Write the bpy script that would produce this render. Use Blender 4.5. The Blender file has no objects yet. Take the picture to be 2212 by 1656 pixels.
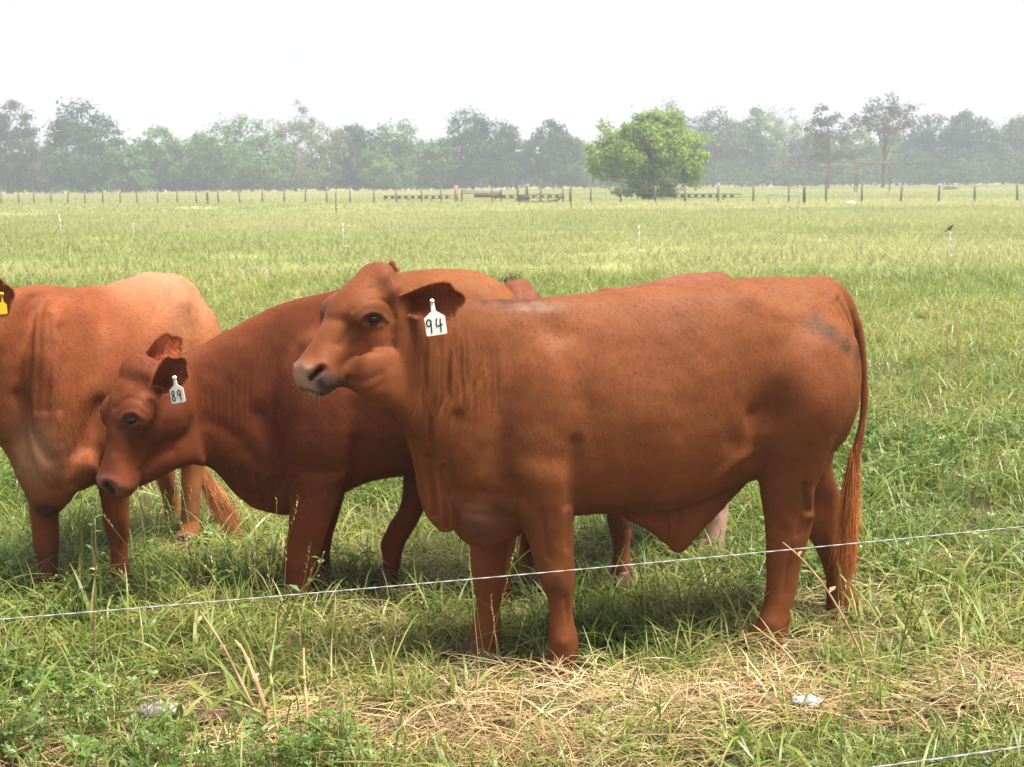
import bpy, bmesh, math, random
import numpy as np
from mathutils import Vector, Matrix, noise as mnoise

scene = bpy.context.scene
COL = scene.collection
random.seed(7)
RNG = np.random.default_rng(7)

# ------------------------------------------------------------------ camera
CAM_H = 1.675
FPX, CX, CY = 3200.0, 1105.5, 828.0          # focal length and centre in the survey units used below (frame 2211 wide)
PITCH, ROLL = math.atan(440.0 / FPX), math.radians(-0.5)
cam_data = bpy.data.cameras.new("camera")
cam = bpy.data.objects.new("camera", cam_data)
COL.objects.link(cam)
cam_data.sensor_width = 36.0
cam_data.lens = 36.0 * FPX / 2211.0
cam_data.clip_start, cam_data.clip_end = 0.1, 4000.0
CAM_M = Matrix.Rotation(math.pi / 2 - PITCH, 4, 'X') @ Matrix.Rotation(ROLL, 4, 'Z')
CAM_M.translation = (0, 0, CAM_H)
cam.matrix_world = CAM_M
cam_data.dof.use_dof = True
cam_data.dof.focus_distance = 5.2
cam_data.dof.aperture_fstop = 9.0
scene.camera = cam

# ------------------------------------------------------------------ world, sun, exposure
SUN_EL, SUN_AZ = math.radians(69), math.radians(108)    # azimuth measured from +Y towards +X: ahead and to the left
SKY_STRENGTH, SUN_STRENGTH, EXPOSURE = 0.0525, 4.8, 1.36
world = bpy.data.worlds.new("World")
scene.world = world
world.use_nodes = True
wt = world.node_tree
wt.nodes.clear()
w_out = wt.nodes.new('ShaderNodeOutputWorld')
w_bg = wt.nodes.new('ShaderNodeBackground')
w_sky = wt.nodes.new('ShaderNodeTexSky')
w_sky.sky_type = 'NISHITA'
w_sky.sun_disc = False
w_sky.sun_elevation = SUN_EL
w_sky.sun_rotation = SUN_AZ
w_sky.air_density, w_sky.dust_density, w_sky.ozone_density = 1.0, 4.0, 1.0
w_tc = wt.nodes.new('ShaderNodeTexCoord')
w_map = wt.nodes.new('ShaderNodeMapping')
w_map.inputs['Scale'].default_value = (1.0, 1.0, 3.5)
w_noise = wt.nodes.new('ShaderNodeTexNoise')
w_noise.inputs['Scale'].default_value = 1.6
w_noise.inputs['Detail'].default_value = 5.0
w_noise.inputs['Roughness'].default_value = 0.5
w_ramp = wt.nodes.new('ShaderNodeValToRGB')       # thin overcast: brighter and greyer cloud
w_ramp.color_ramp.elements[0].position = 0.35
w_ramp.color_ramp.elements[0].color = (6.7, 6.7, 7.5, 1)
w_ramp.color_ramp.elements[1].position = 0.65
w_ramp.color_ramp.elements[1].color = (8.2, 8.1, 8.5, 1)
w_mix = wt.nodes.new('ShaderNodeMix')
w_mix.data_type = 'RGBA'
w_mix.inputs['Factor'].default_value = 0.86
L = wt.links.new
L(w_tc.outputs['Generated'], w_map.inputs['Vector'])
L(w_map.outputs['Vector'], w_noise.inputs['Vector'])
L(w_noise.outputs['Fac'], w_ramp.inputs['Fac'])
L(w_sky.outputs['Color'], w_mix.inputs[6])
L(w_ramp.outputs['Color'], w_mix.inputs[7])
L(w_mix.outputs[2], w_bg.inputs['Color'])
w_bg.inputs['Strength'].default_value = SKY_STRENGTH
L(w_bg.outputs['Background'], w_out.inputs['Surface'])

sun_data = bpy.data.lights.new("sun", 'SUN')
sun_data.energy = SUN_STRENGTH
sun_data.angle = math.radians(24)
sun_data.color = (1.0, 0.93, 0.82)
sun = bpy.data.objects.new("sun", sun_data)
COL.objects.link(sun)
sun_dir = Vector((math.sin(SUN_AZ) * math.cos(SUN_EL), math.cos(SUN_AZ) * math.cos(SUN_EL), math.sin(SUN_EL)))
sun.rotation_euler = sun_dir.to_track_quat('Z', 'Y').to_euler()
sun.location = sun_dir * 60

vs = scene.view_settings
vs.view_transform = 'Standard'
vs.look = 'None'
vs.exposure = EXPOSURE
vs.gamma = 1.0
vs.use_curve_mapping = False
scene.render.engine = 'CYCLES'
cy = scene.cycles
cy.max_bounces = 8
cy.diffuse_bounces = 3
cy.glossy_bounces = 2
cy.transmission_bounces = 3
cy.transparent_max_bounces = 8
cy.volume_bounces = 1
cy.caustics_reflective = cy.caustics_refractive = False
cy.use_denoising = True
try:
    cy.denoiser = 'OPENIMAGEDENOISE'
    scene.cycles_curves.shape = 'RIBBONS'
except Exception:
    pass

# ------------------------------------------------------------------ survey helpers
_R = np.array(CAM_M.to_3x3())
CAM_P = np.array([0, 0, CAM_H])


def ray(px, py):
    return _R @ np.array([(px - CX) / FPX, -(py - CY) / FPX, -1.0])


def at(px, d):
    """ground point that lies d metres ahead in the bearing px"""
    r = ray(px, 388.0)
    return d * r[0] / r[1]


def zat(px, py, d):
    r = ray(px, py)
    return CAM_H + d * r[2] / r[1]


# ------------------------------------------------------------------ object helpers
def link(o, parent=None):
    COL.objects.link(o)
    if parent is not None:
        o.parent = parent
    return o


def tag(o, label=None, cat=None, group=None, kind=None):
    if label: o['label'] = label
    if cat: o['category'] = cat
    if group: o['group'] = group
    if kind: o['kind'] = kind
    return o


def empty(name, loc=(0, 0, 0), rz=0.0):
    o = bpy.data.objects.new(name, None)
    o.location = loc
    o.rotation_euler = (0, 0, rz)
    o.empty_display_size = 0.2
    return link(o)


def mesh_obj(name, verts, faces, mat=None, parent=None, smooth=True):
    me = bpy.data.meshes.new(name)
    me.from_pydata([tuple(v) for v in verts], [], [tuple(f) for f in faces])
    if smooth:
        me.polygons.foreach_set('use_smooth', np.ones(len(me.polygons), dtype=bool))
    if mat: me.materials.append(mat)
    me.update()
    return link(bpy.data.objects.new(name, me), parent)


def mesh_np(name, V, F, mat=None, smooth=False):
    """fast mesh from numpy arrays; F is (n,3) or (n,4)"""
    me = bpy.data.meshes.new(name)
    V = np.asarray(V, np.float32); F = np.asarray(F, np.int32)
    k = F.shape[1]
    me.vertices.add(len(V)); me.vertices.foreach_set('co', V.ravel())
    me.loops.add(F.size); me.loops.foreach_set('vertex_index', F.ravel())
    me.polygons.add(len(F))
    me.polygons.foreach_set('loop_start', np.arange(0, F.size, k, dtype=np.int32))
    me.polygons.foreach_set('loop_total', np.full(len(F), k, np.int32))
    me.polygons.foreach_set('use_smooth', np.full(len(F), smooth, bool))
    if mat: me.materials.append(mat)
    me.update(calc_edges=True)
    return me


class MB:
    """collects boxes, tubes and lathes into one mesh"""
    def __init__(s): s.v, s.f = [], []

    def box(s, c, size, rot=None):
        c = Vector(c); b = len(s.v)
        R = rot if rot is not None else Matrix.Identity(3)
        for x in (-.5, .5):
            for y in (-.5, .5):
                for z in (-.5, .5):
                    s.v.append(c + R @ Vector((x * size[0], y * size[1], z * size[2])))
        for q in ((0, 1, 3, 2), (4, 6, 7, 5), (0, 4, 5, 1), (2, 3, 7, 6), (0, 2, 6, 4), (1, 5, 7, 3)):
            s.f.append(tuple(b + i for i in q))
        return s

    def tube(s, pts, rad, n=8):
        pts = [Vector(p) for p in pts]
        if not hasattr(rad, '__len__'): rad = [rad] * len(pts)
        b = len(s.v)
        ref = Vector((0.31, 0.2, 0.93)).normalized()
        for i, p in enumerate(pts):
            t = (pts[min(i + 1, len(pts) - 1)] - pts[max(i - 1, 0)])
            t = t.normalized() if t.length > 1e-9 else Vector((0, 0, 1))
            a = t.cross(ref)
            if a.length < 1e-3: a = t.cross(Vector((1, 0, 0)))
            a.normalize(); bb = t.cross(a)
            for k in range(n):
                an = 2 * math.pi * k / n
                s.v.append(p + (a * math.cos(an) + bb * math.sin(an)) * rad[i])
        for i in range(len(pts) - 1):
            for k in range(n):
                s.f.append((b + i * n + k, b + i * n + (k + 1) % n, b + (i + 1) * n + (k + 1) % n, b + (i + 1) * n + k))
        s.f.append(tuple(b + k for k in range(n))[::-1])
        s.f.append(tuple(b + (len(pts) - 1) * n + k for k in range(n)))
        return s

    def build(s, name, mat, parent=None, smooth=True):
        return mesh_obj(name, s.v, s.f, mat, parent, smooth)


# ------------------------------------------------------------------ material helpers
def new_mat(name):
    m = bpy.data.materials.new(name)
    m.use_nodes = True
    nt = m.node_tree
    nt.nodes.clear()
    out = nt.nodes.new('ShaderNodeOutputMaterial')
    return m, nt, out


def node(nt, typ, **kw):
    n = nt.nodes.new(typ)
    for k, v in kw.items():
        if k in n.inputs:
            n.inputs[k].default_value = v
        else:
            setattr(n, k, v)
    return n


def simple_mat(name, c1, c2, scale=8.0, rough=0.8, bump=0.3, detail=5.0, stretch=(1, 1, 1), spec=0.3):
    m, nt, out = new_mat(name)
    tc = node(nt, 'ShaderNodeTexCoord')
    mp = node(nt, 'ShaderNodeMapping'); mp.inputs['Scale'].default_value = stretch
    nz = node(nt, 'ShaderNodeTexNoise', Scale=scale, Detail=detail, Roughness=0.6)
    rp = node(nt, 'ShaderNodeValToRGB')
    rp.color_ramp.elements[0].position, rp.color_ramp.elements[1].position = 0.3, 0.7
    rp.color_ramp.elements[0].color = (*c1, 1); rp.color_ramp.elements[1].color = (*c2, 1)
    bs = node(nt, 'ShaderNodeBsdfPrincipled', Roughness=rough)
    bs.inputs['Specular IOR Level'].default_value = spec
    bm = node(nt, 'ShaderNodeBump', Strength=bump, Distance=0.01)
    l = nt.links.new
    l(tc.outputs['Object'], mp.inputs['Vector']); l(mp.outputs['Vector'], nz.inputs['Vector'])
    l(nz.outputs['Fac'], rp.inputs['Fac']); l(rp.outputs['Color'], bs.inputs['Base Color'])
    l(nz.outputs['Fac'], bm.inputs['Height']); l(bm.outputs['Normal'], bs.inputs['Normal'])
    l(bs.outputs['BSDF'], out.inputs['Surface'])
    return m


def vnoise(P, scale, seed=0.0):
    """smooth value noise at (n,3) points, numpy, range about -1..1"""
    Q = np.asarray(P, float) * scale + seed * 17.31
    I = np.floor(Q).astype(np.int64); Fr = Q - I
    Fr = Fr * Fr * (3 - 2 * Fr)
    def h(i, j, k):
        n = (i * 374761393 + j * 668265263 + k * 2147483647 + 1013904223) & 0xFFFFFFFF
        n = ((n ^ (n >> 13)) * 1274126177) & 0xFFFFFFFF
        return ((n ^ (n >> 16)) & 0xFFFF) / 32767.5 - 1.0
    r = 0
    for dx in (0, 1):
        for dy in (0, 1):
            for dz in (0, 1):
                w = (Fr[:, 0] if dx else 1 - Fr[:, 0]) * (Fr[:, 1] if dy else 1 - Fr[:, 1]) * (Fr[:, 2] if dz else 1 - Fr[:, 2])
                r = r + w * h(I[:, 0] + dx, I[:, 1] + dy, I[:, 2] + dz)
    return r


def ground_z(x, y):
    x = np.asarray(x, float); y = np.asarray(y, float)
    P = np.stack([x, y, np.zeros_like(x)], -1).reshape(-1, 3)
    z = 0.010 * vnoise(P, 0.9, 1) + 0.006 * vnoise(P, 2.7, 2) - 0.010
    fall = np.clip((60 - P[:, 1]) / 40, 0, 1)
    dip = 0.060 * np.exp(-((P[:, 0] - 0.55) / 1.1) ** 2 - ((P[:, 1] - 5.28) / 0.6) ** 2)   # trodden hollow where the bull stands
    return (z * fall - dip).reshape(x.shape)
# ================================================================== SETTING: ground, haze
def pasture_mat():
    m, nt, out = new_mat("pasture_ground")
    geo = node(nt, 'ShaderNodeNewGeometry')
    sep = node(nt, 'ShaderNodeSeparateXYZ')
    n1 = node(nt, 'ShaderNodeTexNoise', Scale=0.035, Detail=6.0, Roughness=0.6)
    n2 = node(nt, 'ShaderNodeTexNoise', Scale=0.6, Detail=6.0, Roughness=0.65)
    n3 = node(nt, 'ShaderNodeTexNoise', Scale=14.0, Detail=6.0, Roughness=0.7)
    mp = node(nt, 'ShaderNodeMapping'); mp.inputs['Scale'].default_value = (0.35, 1.0, 1.0)
    r1 = node(nt, 'ShaderNodeValToRGB')
    r1.color_ramp.elements[0].position, r1.color_ramp.elements[1].position = 0.36, 0.66
    r1.color_ramp.elements[0].color = (0.19, 0.225, 0.062, 1); r1.color_ramp.elements[1].color = (0.33, 0.335, 0.15, 1)
    r2 = node(nt, 'ShaderNodeValToRGB')
    r2.color_ramp.elements[0].position, r2.color_ramp.elements[1].position = 0.3, 0.7
    r2.color_ramp.elements[0].color = (0.72, 0.78, 0.70, 1); r2.color_ramp.elements[1].color = (1.18, 1.12, 1.05, 1)
    mul = node(nt, 'ShaderNodeMix', data_type='RGBA', blend_type='MULTIPLY'); mul.inputs['Factor'].default_value = 1.0
    soil = node(nt, 'ShaderNodeValToRGB')
    soil.color_ramp.elements[0].color = (0.035, 0.030, 0.016, 1); soil.color_ramp.elements[1].color = (0.12, 0.085, 0.042, 1)
    soil.color_ramp.elements[0].position, soil.color_ramp.elements[1].position = 0.35, 0.7
    nearf = node(nt, 'ShaderNodeMapRange')
    nearf.inputs['From Min'].default_value, nearf.inputs['From Max'].default_value = 9.0, 30.0
    mix = node(nt, 'ShaderNodeMix', data_type='RGBA')
    bs = node(nt, 'ShaderNodeBsdfPrincipled', Roughness=0.9)
    bs.inputs['Specular IOR Level'].default_value = 0.15
    bp = node(nt, 'ShaderNodeBump', Strength=0.6, Distance=0.03)
    l = nt.links.new
    l(geo.outputs['Position'], sep.inputs[0]); l(geo.outputs['Position'], mp.inputs['Vector'])
    l(mp.outputs['Vector'], n1.inputs['Vector']); l(mp.outputs['Vector'], n2.inputs['Vector']); l(geo.outputs['Position'], n3.inputs['Vector'])
    l(n1.outputs['Fac'], r1.inputs['Fac']); l(n2.outputs['Fac'], r2.inputs['Fac'])
    l(r1.outputs['Color'], mul.inputs[6]); l(r2.outputs['Color'], mul.inputs[7])
    l(n3.outputs['Fac'], soil.inputs['Fac'])
    l(sep.outputs['Y'], nearf.inputs['Value']); l(nearf.outputs['Result'], mix.inputs['Factor'])
    l(soil.outputs['Color'], mix.inputs[6]); l(mul.outputs[2], mix.inputs[7])
    l(mix.outputs[2], bs.inputs['Base Color']); l(n3.outputs['Fac'], bp.inputs['Height']); l(bp.outputs['Normal'], bs.inputs['Normal'])
    l(bs.outputs['BSDF'], out.inputs['Surface'])
    return m


def build_ground():
    xs = np.concatenate([-np.geomspace(330, 8, 36), np.linspace(-7.8, 7.8, 130), np.geomspace(8, 330, 36)])
    ys = np.concatenate([np.linspace(-40, 2, 12), np.linspace(2.2, 14, 110), np.geomspace(14.3, 440, 60)])
    X, Y = np.meshgrid(xs, ys)
    Z = ground_z(X, Y)
    V = np.stack([X, Y, Z], -1).reshape(-1, 3)
    nx, ny = len(xs), len(ys)
    i = (np.arange(ny - 1)[:, None] * nx + np.arange(nx - 1)[None]).ravel()
    F = np.stack([i, i + 1, i + nx + 1, i + nx], -1)
    o = link(bpy.data.objects.new("pasture", mesh_np("pasture", V, F, pasture_mat(), True)))
    tag(o, "wide green pasture running back to the far trees", "field", kind='structure')


build_ground()

# thin summer haze over the whole place
HAZE = 0.00135
hz_m, hz_nt, hz_out = new_mat("haze_air")
hv = node(hz_nt, 'ShaderNodeVolumePrincipled')
hv.inputs['Color'].default_value = (0.76, 0.81, 1.0, 1)
hv.inputs['Density'].default_value = HAZE
hv.inputs['Anisotropy'].default_value = 0.35
hz_nt.links.new(hv.outputs['Volume'], hz_out.inputs['Volume'])
hz = MB().box((0, 201, 12.5), (664, 486, 27)).build("haze", hz_m, smooth=False)
tag(hz, "thin pale haze hanging over the pasture", "haze", kind='stuff')
# ================================================================== TREES
def tree_leaf_mat(name, lo, hi, transl=0.35):
    m, nt, out = new_mat(name)
    a1 = node(nt, 'ShaderNodeAttribute', attribute_name='leaf')
    mix = node(nt, 'ShaderNodeMix', data_type='RGBA')
    mix.inputs[6].default_value = (*lo, 1); mix.inputs[7].default_value = (*hi, 1)
    bs = node(nt, 'ShaderNodeBsdfPrincipled', Roughness=0.6)
    bs.inputs['Specular IOR Level'].default_value = 0.2
    tr = node(nt, 'ShaderNodeBsdfTranslucent'); mx = node(nt, 'ShaderNodeMixShader', Fac=transl)
    l = nt.links.new
    l(a1.outputs['Fac'], mix.inputs['Factor']); l(mix.outputs[2], bs.inputs['Base Color']); l(mix.outputs[2], tr.inputs['Color'])
    l(bs.outputs['BSDF'], mx.inputs[1]); l(tr.outputs['BSDF'], mx.inputs[2]); l(mx.outputs['Shader'], out.inputs['Surface'])
    return m


M_BARK = simple_mat("tree_bark", (0.05, 0.036, 0.028), (0.11, 0.085, 0.065), 6, 0.9, 0.6, stretch=(3, 3, .6))
LEAF = {
    'mid': tree_leaf_mat("leaves_mid", (0.055, 0.125, 0.026), (0.14, 0.24, 0.045)),
    'dark': tree_leaf_mat("leaves_dark", (0.026, 0.060, 0.028), (0.062, 0.112, 0.044)),
    'grey': tree_leaf_mat("leaves_grey", (0.050, 0.070, 0.040), (0.105, 0.125, 0.068)),
    'pale': tree_leaf_mat("leaves_pale", (0.11, 0.14, 0.05), (0.22, 0.23, 0.10)),
    'pine': tree_leaf_mat("leaves_pine", (0.055, 0.060, 0.028), (0.125, 0.115, 0.055)),
    'bright': tree_leaf_mat("leaves_bright", (0.10, 0.20, 0.020), (0.36, 0.46, 0.06), 0.5),
}


def leaf_quads(C, N, size, rng):
    """leaf shaped quads at points C, roughly facing N"""
    n = len(C)
    d = N + rng.normal(0, .75, (n, 3)); d /= np.linalg.norm(d, axis=1)[:, None] + 1e-9
    r = rng.normal(0, 1, (n, 3)); a = np.cross(d, r); a /= np.linalg.norm(a, axis=1)[:, None] + 1e-9
    b = np.cross(d, a)
    s = (size * rng.uniform(.55, 1.35, n))[:, None]
    V = np.stack([C - a * s, C + b * s * .55 + d * s * .12, C + a * s, C - b * s * .55 - d * s * .10], 1)
    return V.reshape(-1, 3), np.arange(n * 4).reshape(-1, 4)


def make_tree(name, base, H, W, kind, label, group, rng, leaf=.40, nclump=60, per=46, trunk_h=.22, open_=0.0, lobes=None, trunk_r=None, low=0.12, cl=(.06, .115)):
    """Empty > trunk (tapered, with limbs reaching into the crown) and crown (leaf clumps)"""
    root = empty(name, (base[0], base[1], 0.0))
    tag(root, label, 'tree', group)
    lobes = lobes or [(rng.uniform(-.16, .16), rng.uniform(-.14, .14), rng.uniform(.32, .5), .34, .34), (rng.uniform(-.30, -.15), rng.uniform(-.2, .2), rng.uniform(.45, .62), .25, .26),
                      (rng.uniform(.15, .30), rng.uniform(-.2, .2), rng.uniform(.45, .65), .25, .25), (rng.uniform(-.12, .12), 0, .76, .24, .235), (rng.uniform(-.2, .2), rng.uniform(-.2, .2), .26, .36, .20)]
    # clump centres on and inside the lobes (fractions of W and H)
    cc, cn, cr = [], [], []
    wts = np.array([l[3] ** 2 for l in lobes]); wts = wts / wts.sum()
    for k in range(nclump):
        lx, ly, lz, rx, rz = lobes[rng.choice(len(lobes), p=wts)]
        v = rng.normal(0, 1, 3); v /= np.linalg.norm(v)
        q = rng.uniform(.55, 1.0) ** .6
        p = np.array(((lx + v[0] * rx * q) * W, (ly + v[1] * rx * q) * W, (lz + v[2] * rz * q) * H))
        if p[2] < low * H: p[2] = low * H + rng.uniform(0, .08) * H
        cc.append(p); cn.append(v * .6 + np.array((0, 0, .7))); cr.append(W * rng.uniform(*cl))
    cc, cn, cr = np.array(cc), np.array(cn), np.array(cr)
    n = nclump * per
    i = np.repeat(np.arange(nclump), per)
    off = rng.normal(0, 1, (n, 3)) * np.array((1, 1, .72))
    C = cc[i] + off * (cr[i] * .62)[:, None]
    keep = C[:, 2] > .25
    C, i, off = C[keep], i[keep], off[keep]
    N = cn[i] + off * .5
    V, F = leaf_quads(C, N, leaf, rng)
    me = mesh_np("crown", V, F, LEAF[kind])
    tint = np.clip(rng.uniform(0, 1, nclump)[i] * .55 + rng.uniform(0, .45, len(C)), 0, 1)
    a = me.attributes.new('leaf', 'FLOAT', 'POINT'); a.data.foreach_set('value', np.repeat(tint, 4).astype(np.float32))
    link(bpy.data.objects.new("crown", me), root)
    r0 = trunk_r or H * .02
    mb = MB()
    th = H * (trunk_h + .35)
    top = np.array((lobes[0][0] * W * .5, 0, th))
    mid = np.array((rng.uniform(-.02, .02) * W, 0, th * .5))
    mb.tube([(0, 0, -.05), (0, 0, .3), mid, top], [r0 * 1.35, r0, r0 * .75, r0 * .42], 8)
    for k in rng.choice(nclump, min(nclump, 14), replace=False):
        z0 = th * rng.uniform(.38, .95)
        s = mid + (top - mid) * max(0, (z0 - th * .5) / (th * .5)) if z0 > th * .5 else mid * (z0 / (th * .5)); s = np.array(s); s[2] = z0
        e = cc[k]; m_ = (s + e) / 2 + np.array((0, 0, H * .03))
        mb.tube([s, m_, e], [r0 * .36, r0 * .22, r0 * .07], 6)
    mb.build("trunk", M_BARK, root)
    return root


rt = np.random.default_rng(21)
TG = "trees in the hazy row beyond the far fence"
TREES = [  # bearing, top, width (survey units), distance, kind, label
    (-70, 232, 150, 238, 'mid', "hazy green tree at the far left end of the row"),
    (24, 217, 130, 236, 'grey', "tall pale thin crowned tree at the left edge of the row"),
    (108, 262, 90, 240, 'pale', "small yellowish tree between the tall pale tree and the dark broad tree"),
    (186, 222, 165, 232, 'dark', "tall dark broad tree in the left part of the row"),
    (262, 300, 100, 228, 'mid', "low shrubby tree at the right foot of the dark broad tree"),
    (345, 277, 150, 236, 'mid', "light green round tree right of the dark broad tree"),
    (428, 290, 110, 240, 'mid', "narrow mid green tree between two rounder ones in the left half"),
    (518, 252, 190, 234, 'mid', "widest mid green tree in the left half of the row"),
    (637, 220, 120, 252, 'pale', "tall pale thin tree rising above the row left of the middle"),
    (700, 262, 110, 236, 'pale', "pale willowy tree below the tall pale thin one"),
    (768, 258, 105, 240, 'dark', "dark pointed tree right of the pale willowy tree"),
    (855, 258, 150, 238, 'mid', "rounded green tree above the low striped rail"),
    (945, 300, 110, 240, 'mid', "lower green tree in a dip of the row"),
    (1022, 238, 150, 240, 'dark', "tall bluish dark tree in the middle of the row"),
    (1115, 266, 120, 244, 'mid', "mid green tree just right of the tall bluish one"),
    (1195, 262, 110, 242, 'dark', "dark flat topped tree left of the bright round tree"),
    (1262, 296, 100, 250, 'mid', "low hazy tree behind the left side of the bright round tree"),
    (1345, 285, 120, 262, 'grey', "grey hazy tree behind the bright round tree"),
    (1445, 222, 150, 262, 'grey', "tall grey hazy tree behind the right side of the bright round tree"),
    (1540, 240, 130, 264, 'grey', "grey green tree right of the bright round tree"),
    (1615, 232, 120, 266, 'mid', "greener crown among the grey trees right of the bright round tree"),
    (1690, 228, 130, 276, 'pale', "pale yellowish tree behind and left of the two bare trunked trees"),
    (1750, 290, 110, 262, 'grey', "low grey tree at the foot of the left bare trunked tree"),
    (1850, 285, 130, 266, 'mid', "low green tree between the two bare trunked trees"),
    (1950, 270, 110, 268, 'mid', "mid green tree right behind the tallest bare trunked tree"),
    (2020, 240, 130, 262, 'dark', "dark full tree right of the bare trunked trees"),
    (2088, 238, 120, 258, 'dark', "dark tree second from the right end of the row in view"),
    (2165, 236, 130, 262, 'grey', "grey green tree near the right edge"),
    (2255, 244, 130, 262, 'grey', "hazy grey tree cut by the right edge"),
    (-185, 240, 150, 238, 'dark', "dark tree beyond the left edge, second outside the frame"),
    (-300, 262, 150, 240, 'mid', "mid green tree beyond the left edge, third outside the frame"),
    (-420, 250, 160, 242, 'grey', "grey tree beyond the left edge, fourth outside the frame"),
    (2365, 240, 150, 262, 'dark', "dark tree just beyond the right edge"),
    (2480, 262, 150, 264, 'mid', "mid green tree farther beyond the right edge"),
    (2600, 245, 160, 264, 'grey', "grey tree farthest beyond the right edge"),
]
for px_, ty, w, d, kd, lb in TREES:
    H = zat(px_, ty, d); W = w * d / FPX * 1.12
    thin = kd == 'pale'
    tr = make_tree("tree", (at(px_, d), d), H, W, kd, lb, TG, rt, .25 if not thin else .20, 135 if not thin else 85, 100 if not thin else 60, .2, low=.07)
# undergrowth along the foot of the row, one dark band
def leaf_mass(name, label, cat, runs, mat, size):
    wv, wa = [], []
    for c0, sg, n_, hmax in runs:
        v = rt.normal(0, 1, (n_, 3)) * np.array(sg) + np.array((0, 0, hmax * .45))
        v = v[(v[:, 2] > .15) & (v[:, 2] < hmax)]
        q, f = leaf_quads(np.asarray(c0) + v, np.tile((0, 0, 1.0), (len(v), 1)), size, rt)
        wv.append(q); wa.append(np.repeat(np.clip(rt.uniform(0, .55) + rt.uniform(0, .45, len(v)), 0, 1), 4))
    wv = np.vstack(wv); me = mesh_np(name, wv, np.arange(len(wv)).reshape(-1, 4), mat)
    a = me.attributes.new('leaf', 'FLOAT', 'POINT'); a.data.foreach_set('value', np.concatenate(wa).astype(np.float32))
    tag(link(bpy.data.objects.new(name, me)), label, cat, kind='stuff')


runs = []
for k in range(104):
    px_ = -520 + k * 32 + rt.uniform(-12, 12); d = 242 + rt.uniform(-6, 20)
    h = rt.uniform(2.2, 6.0)
    runs.append(((at(px_, d), d, 0), (1.7, 1.4, h * .33), 420, h))
leaf_mass("undergrowth", "dark undergrowth along the foot of the tree row", "undergrowth", runs, LEAF['dark'], .30)
runs = []
for k in range(88):
    px_ = -620 + k * 40 + rt.uniform(-14, 14); d = 330 + rt.uniform(-12, 14)
    h = rt.uniform(5.5, 8.5)
    runs.append(((at(px_, d), d, 0), (3.4, 2.0, h * .32), 620, h))
leaf_mass("far_woodland", "far off wood behind the tree row", "woodland", runs, LEAF['grey'], .75)

# two tall bare trunked trees, nearer than the row
PG = "tall bare trunked trees right of the middle"
for px_, ty, w, d, lb, lob in (
    (1788, 222, 124, 205, "bare trunked tree with an open oval crown, the lower and left one of two", [(-.05, 0, .84, .24, .13), (-.2, .05, .70, .24, .13), (.2, -.05, .68, .26, .14), (0, 0, .55, .36, .10), (.1, 0, .40, .34, .06)]),
    (1906, 203, 146, 205, "tallest bare trunked tree with an open rounded crown, the right one of two", [(-.02, 0, .88, .28, .11), (-.24, .05, .76, .22, .12), (.26, -.05, .76, .22, .14), (0, 0, .68, .40, .10)])):
    make_tree("bare_trunked_tree", (at(px_, d), d), zat(px_, ty, d), w * d / FPX, 'pine', lb, PG, rt, .20, 75, 38, .42, lobes=lob, trunk_r=.24, low=.30)

# the bright round tree
d = 114
Hb = zat(1395, 246, d); Wb = 244 * d / FPX
tr = make_tree("round_tree", (at(1398, d), d), Hb, Wb, 'bright', "bright green round low branched tree standing alone in the pasture", None, rt, .14, 420, 62, .05, trunk_r=.42, low=.03, cl=(.030, .075),
               lobes=[(0, 0, .56, .40, .34), (-.24, 0, .50, .26, .22), (.24, 0, .52, .27, .24), (.0, 0, .80, .26, .20), (.12, .1, .84, .20, .15), (-.34, 0, .32, .16, .10), (.36, 0, .34, .15, .12), (0.02, 0, .16, .17, .15), (-.30, 0, .72, .12, .10), (.37, 0, .68, .12, .14), (-.36, .1, .84, .05, .06), (.2, 0, .90, .10, .10), (-.12, 0, .90, .12, .10), (-.42, 0, .46, .10, .07), (.44, 0, .50, .10, .08), (-.16, 0, .10, .12, .08), (.15, .05, .09, .12, .07), (-.46, .05, .62, .06, .05), (.46, 0, .74, .06, .06), (.05, 0, .97, .06, .05)])

# ================================================================== FENCES, POSTS, IMPLEMENTS
M_POST = simple_mat("weathered_post", (0.085, 0.060, 0.050), (0.20, 0.155, 0.13), 9, 0.9, 0.5, stretch=(2, 2, .4))
M_RUST = simple_mat("rusty_steel", (0.07, 0.030, 0.022), (0.17, 0.085, 0.060), 12, 0.8, 0.4)
M_BRICKY = simple_mat("reddish_post", (0.22, 0.13, 0.10), (0.33, 0.21, 0.16), 9, 0.9, 0.5)
M_GREY = simple_mat("grey_paint", (0.22, 0.23, 0.24), (0.34, 0.35, 0.35), 10, 0.6, 0.2)
M_WHITE = simple_mat("white_plastic", (0.62, 0.62, 0.60), (0.78, 0.78, 0.75), 20, 0.5, 0.05)
M_DARKM = simple_mat("dark_old_wood", (0.035, 0.026, 0.030), (0.085, 0.060, 0.062), 9, 0.9, 0.5)
M_WIRE = simple_mat("fence_wire", (0.16, 0.15, 0.15), (0.26, 0.25, 0.25), 10, 0.5, 0.1)
M_ROPE = simple_mat("white_polywire", (0.30, 0.31, 0.33), (0.48, 0.48, 0.50), 300, 0.5, 0.3)

FA, FB_ = np.array((at(-60, 124), 124.0)), np.array((at(2280, 91), 91.0))


def fence_xy(px):
    """where the bearing px crosses the fence line"""
    r = ray(px, 388.0); dv = FB_ - FA
    # (k*rx, k*ry) = FA + u*dv
    M = np.array(((r[0], -dv[0]), (r[1], -dv[1])))
    k, u = np.linalg.solve(M, FA)
    return np.array((k * r[0], k * r[1]))


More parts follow.
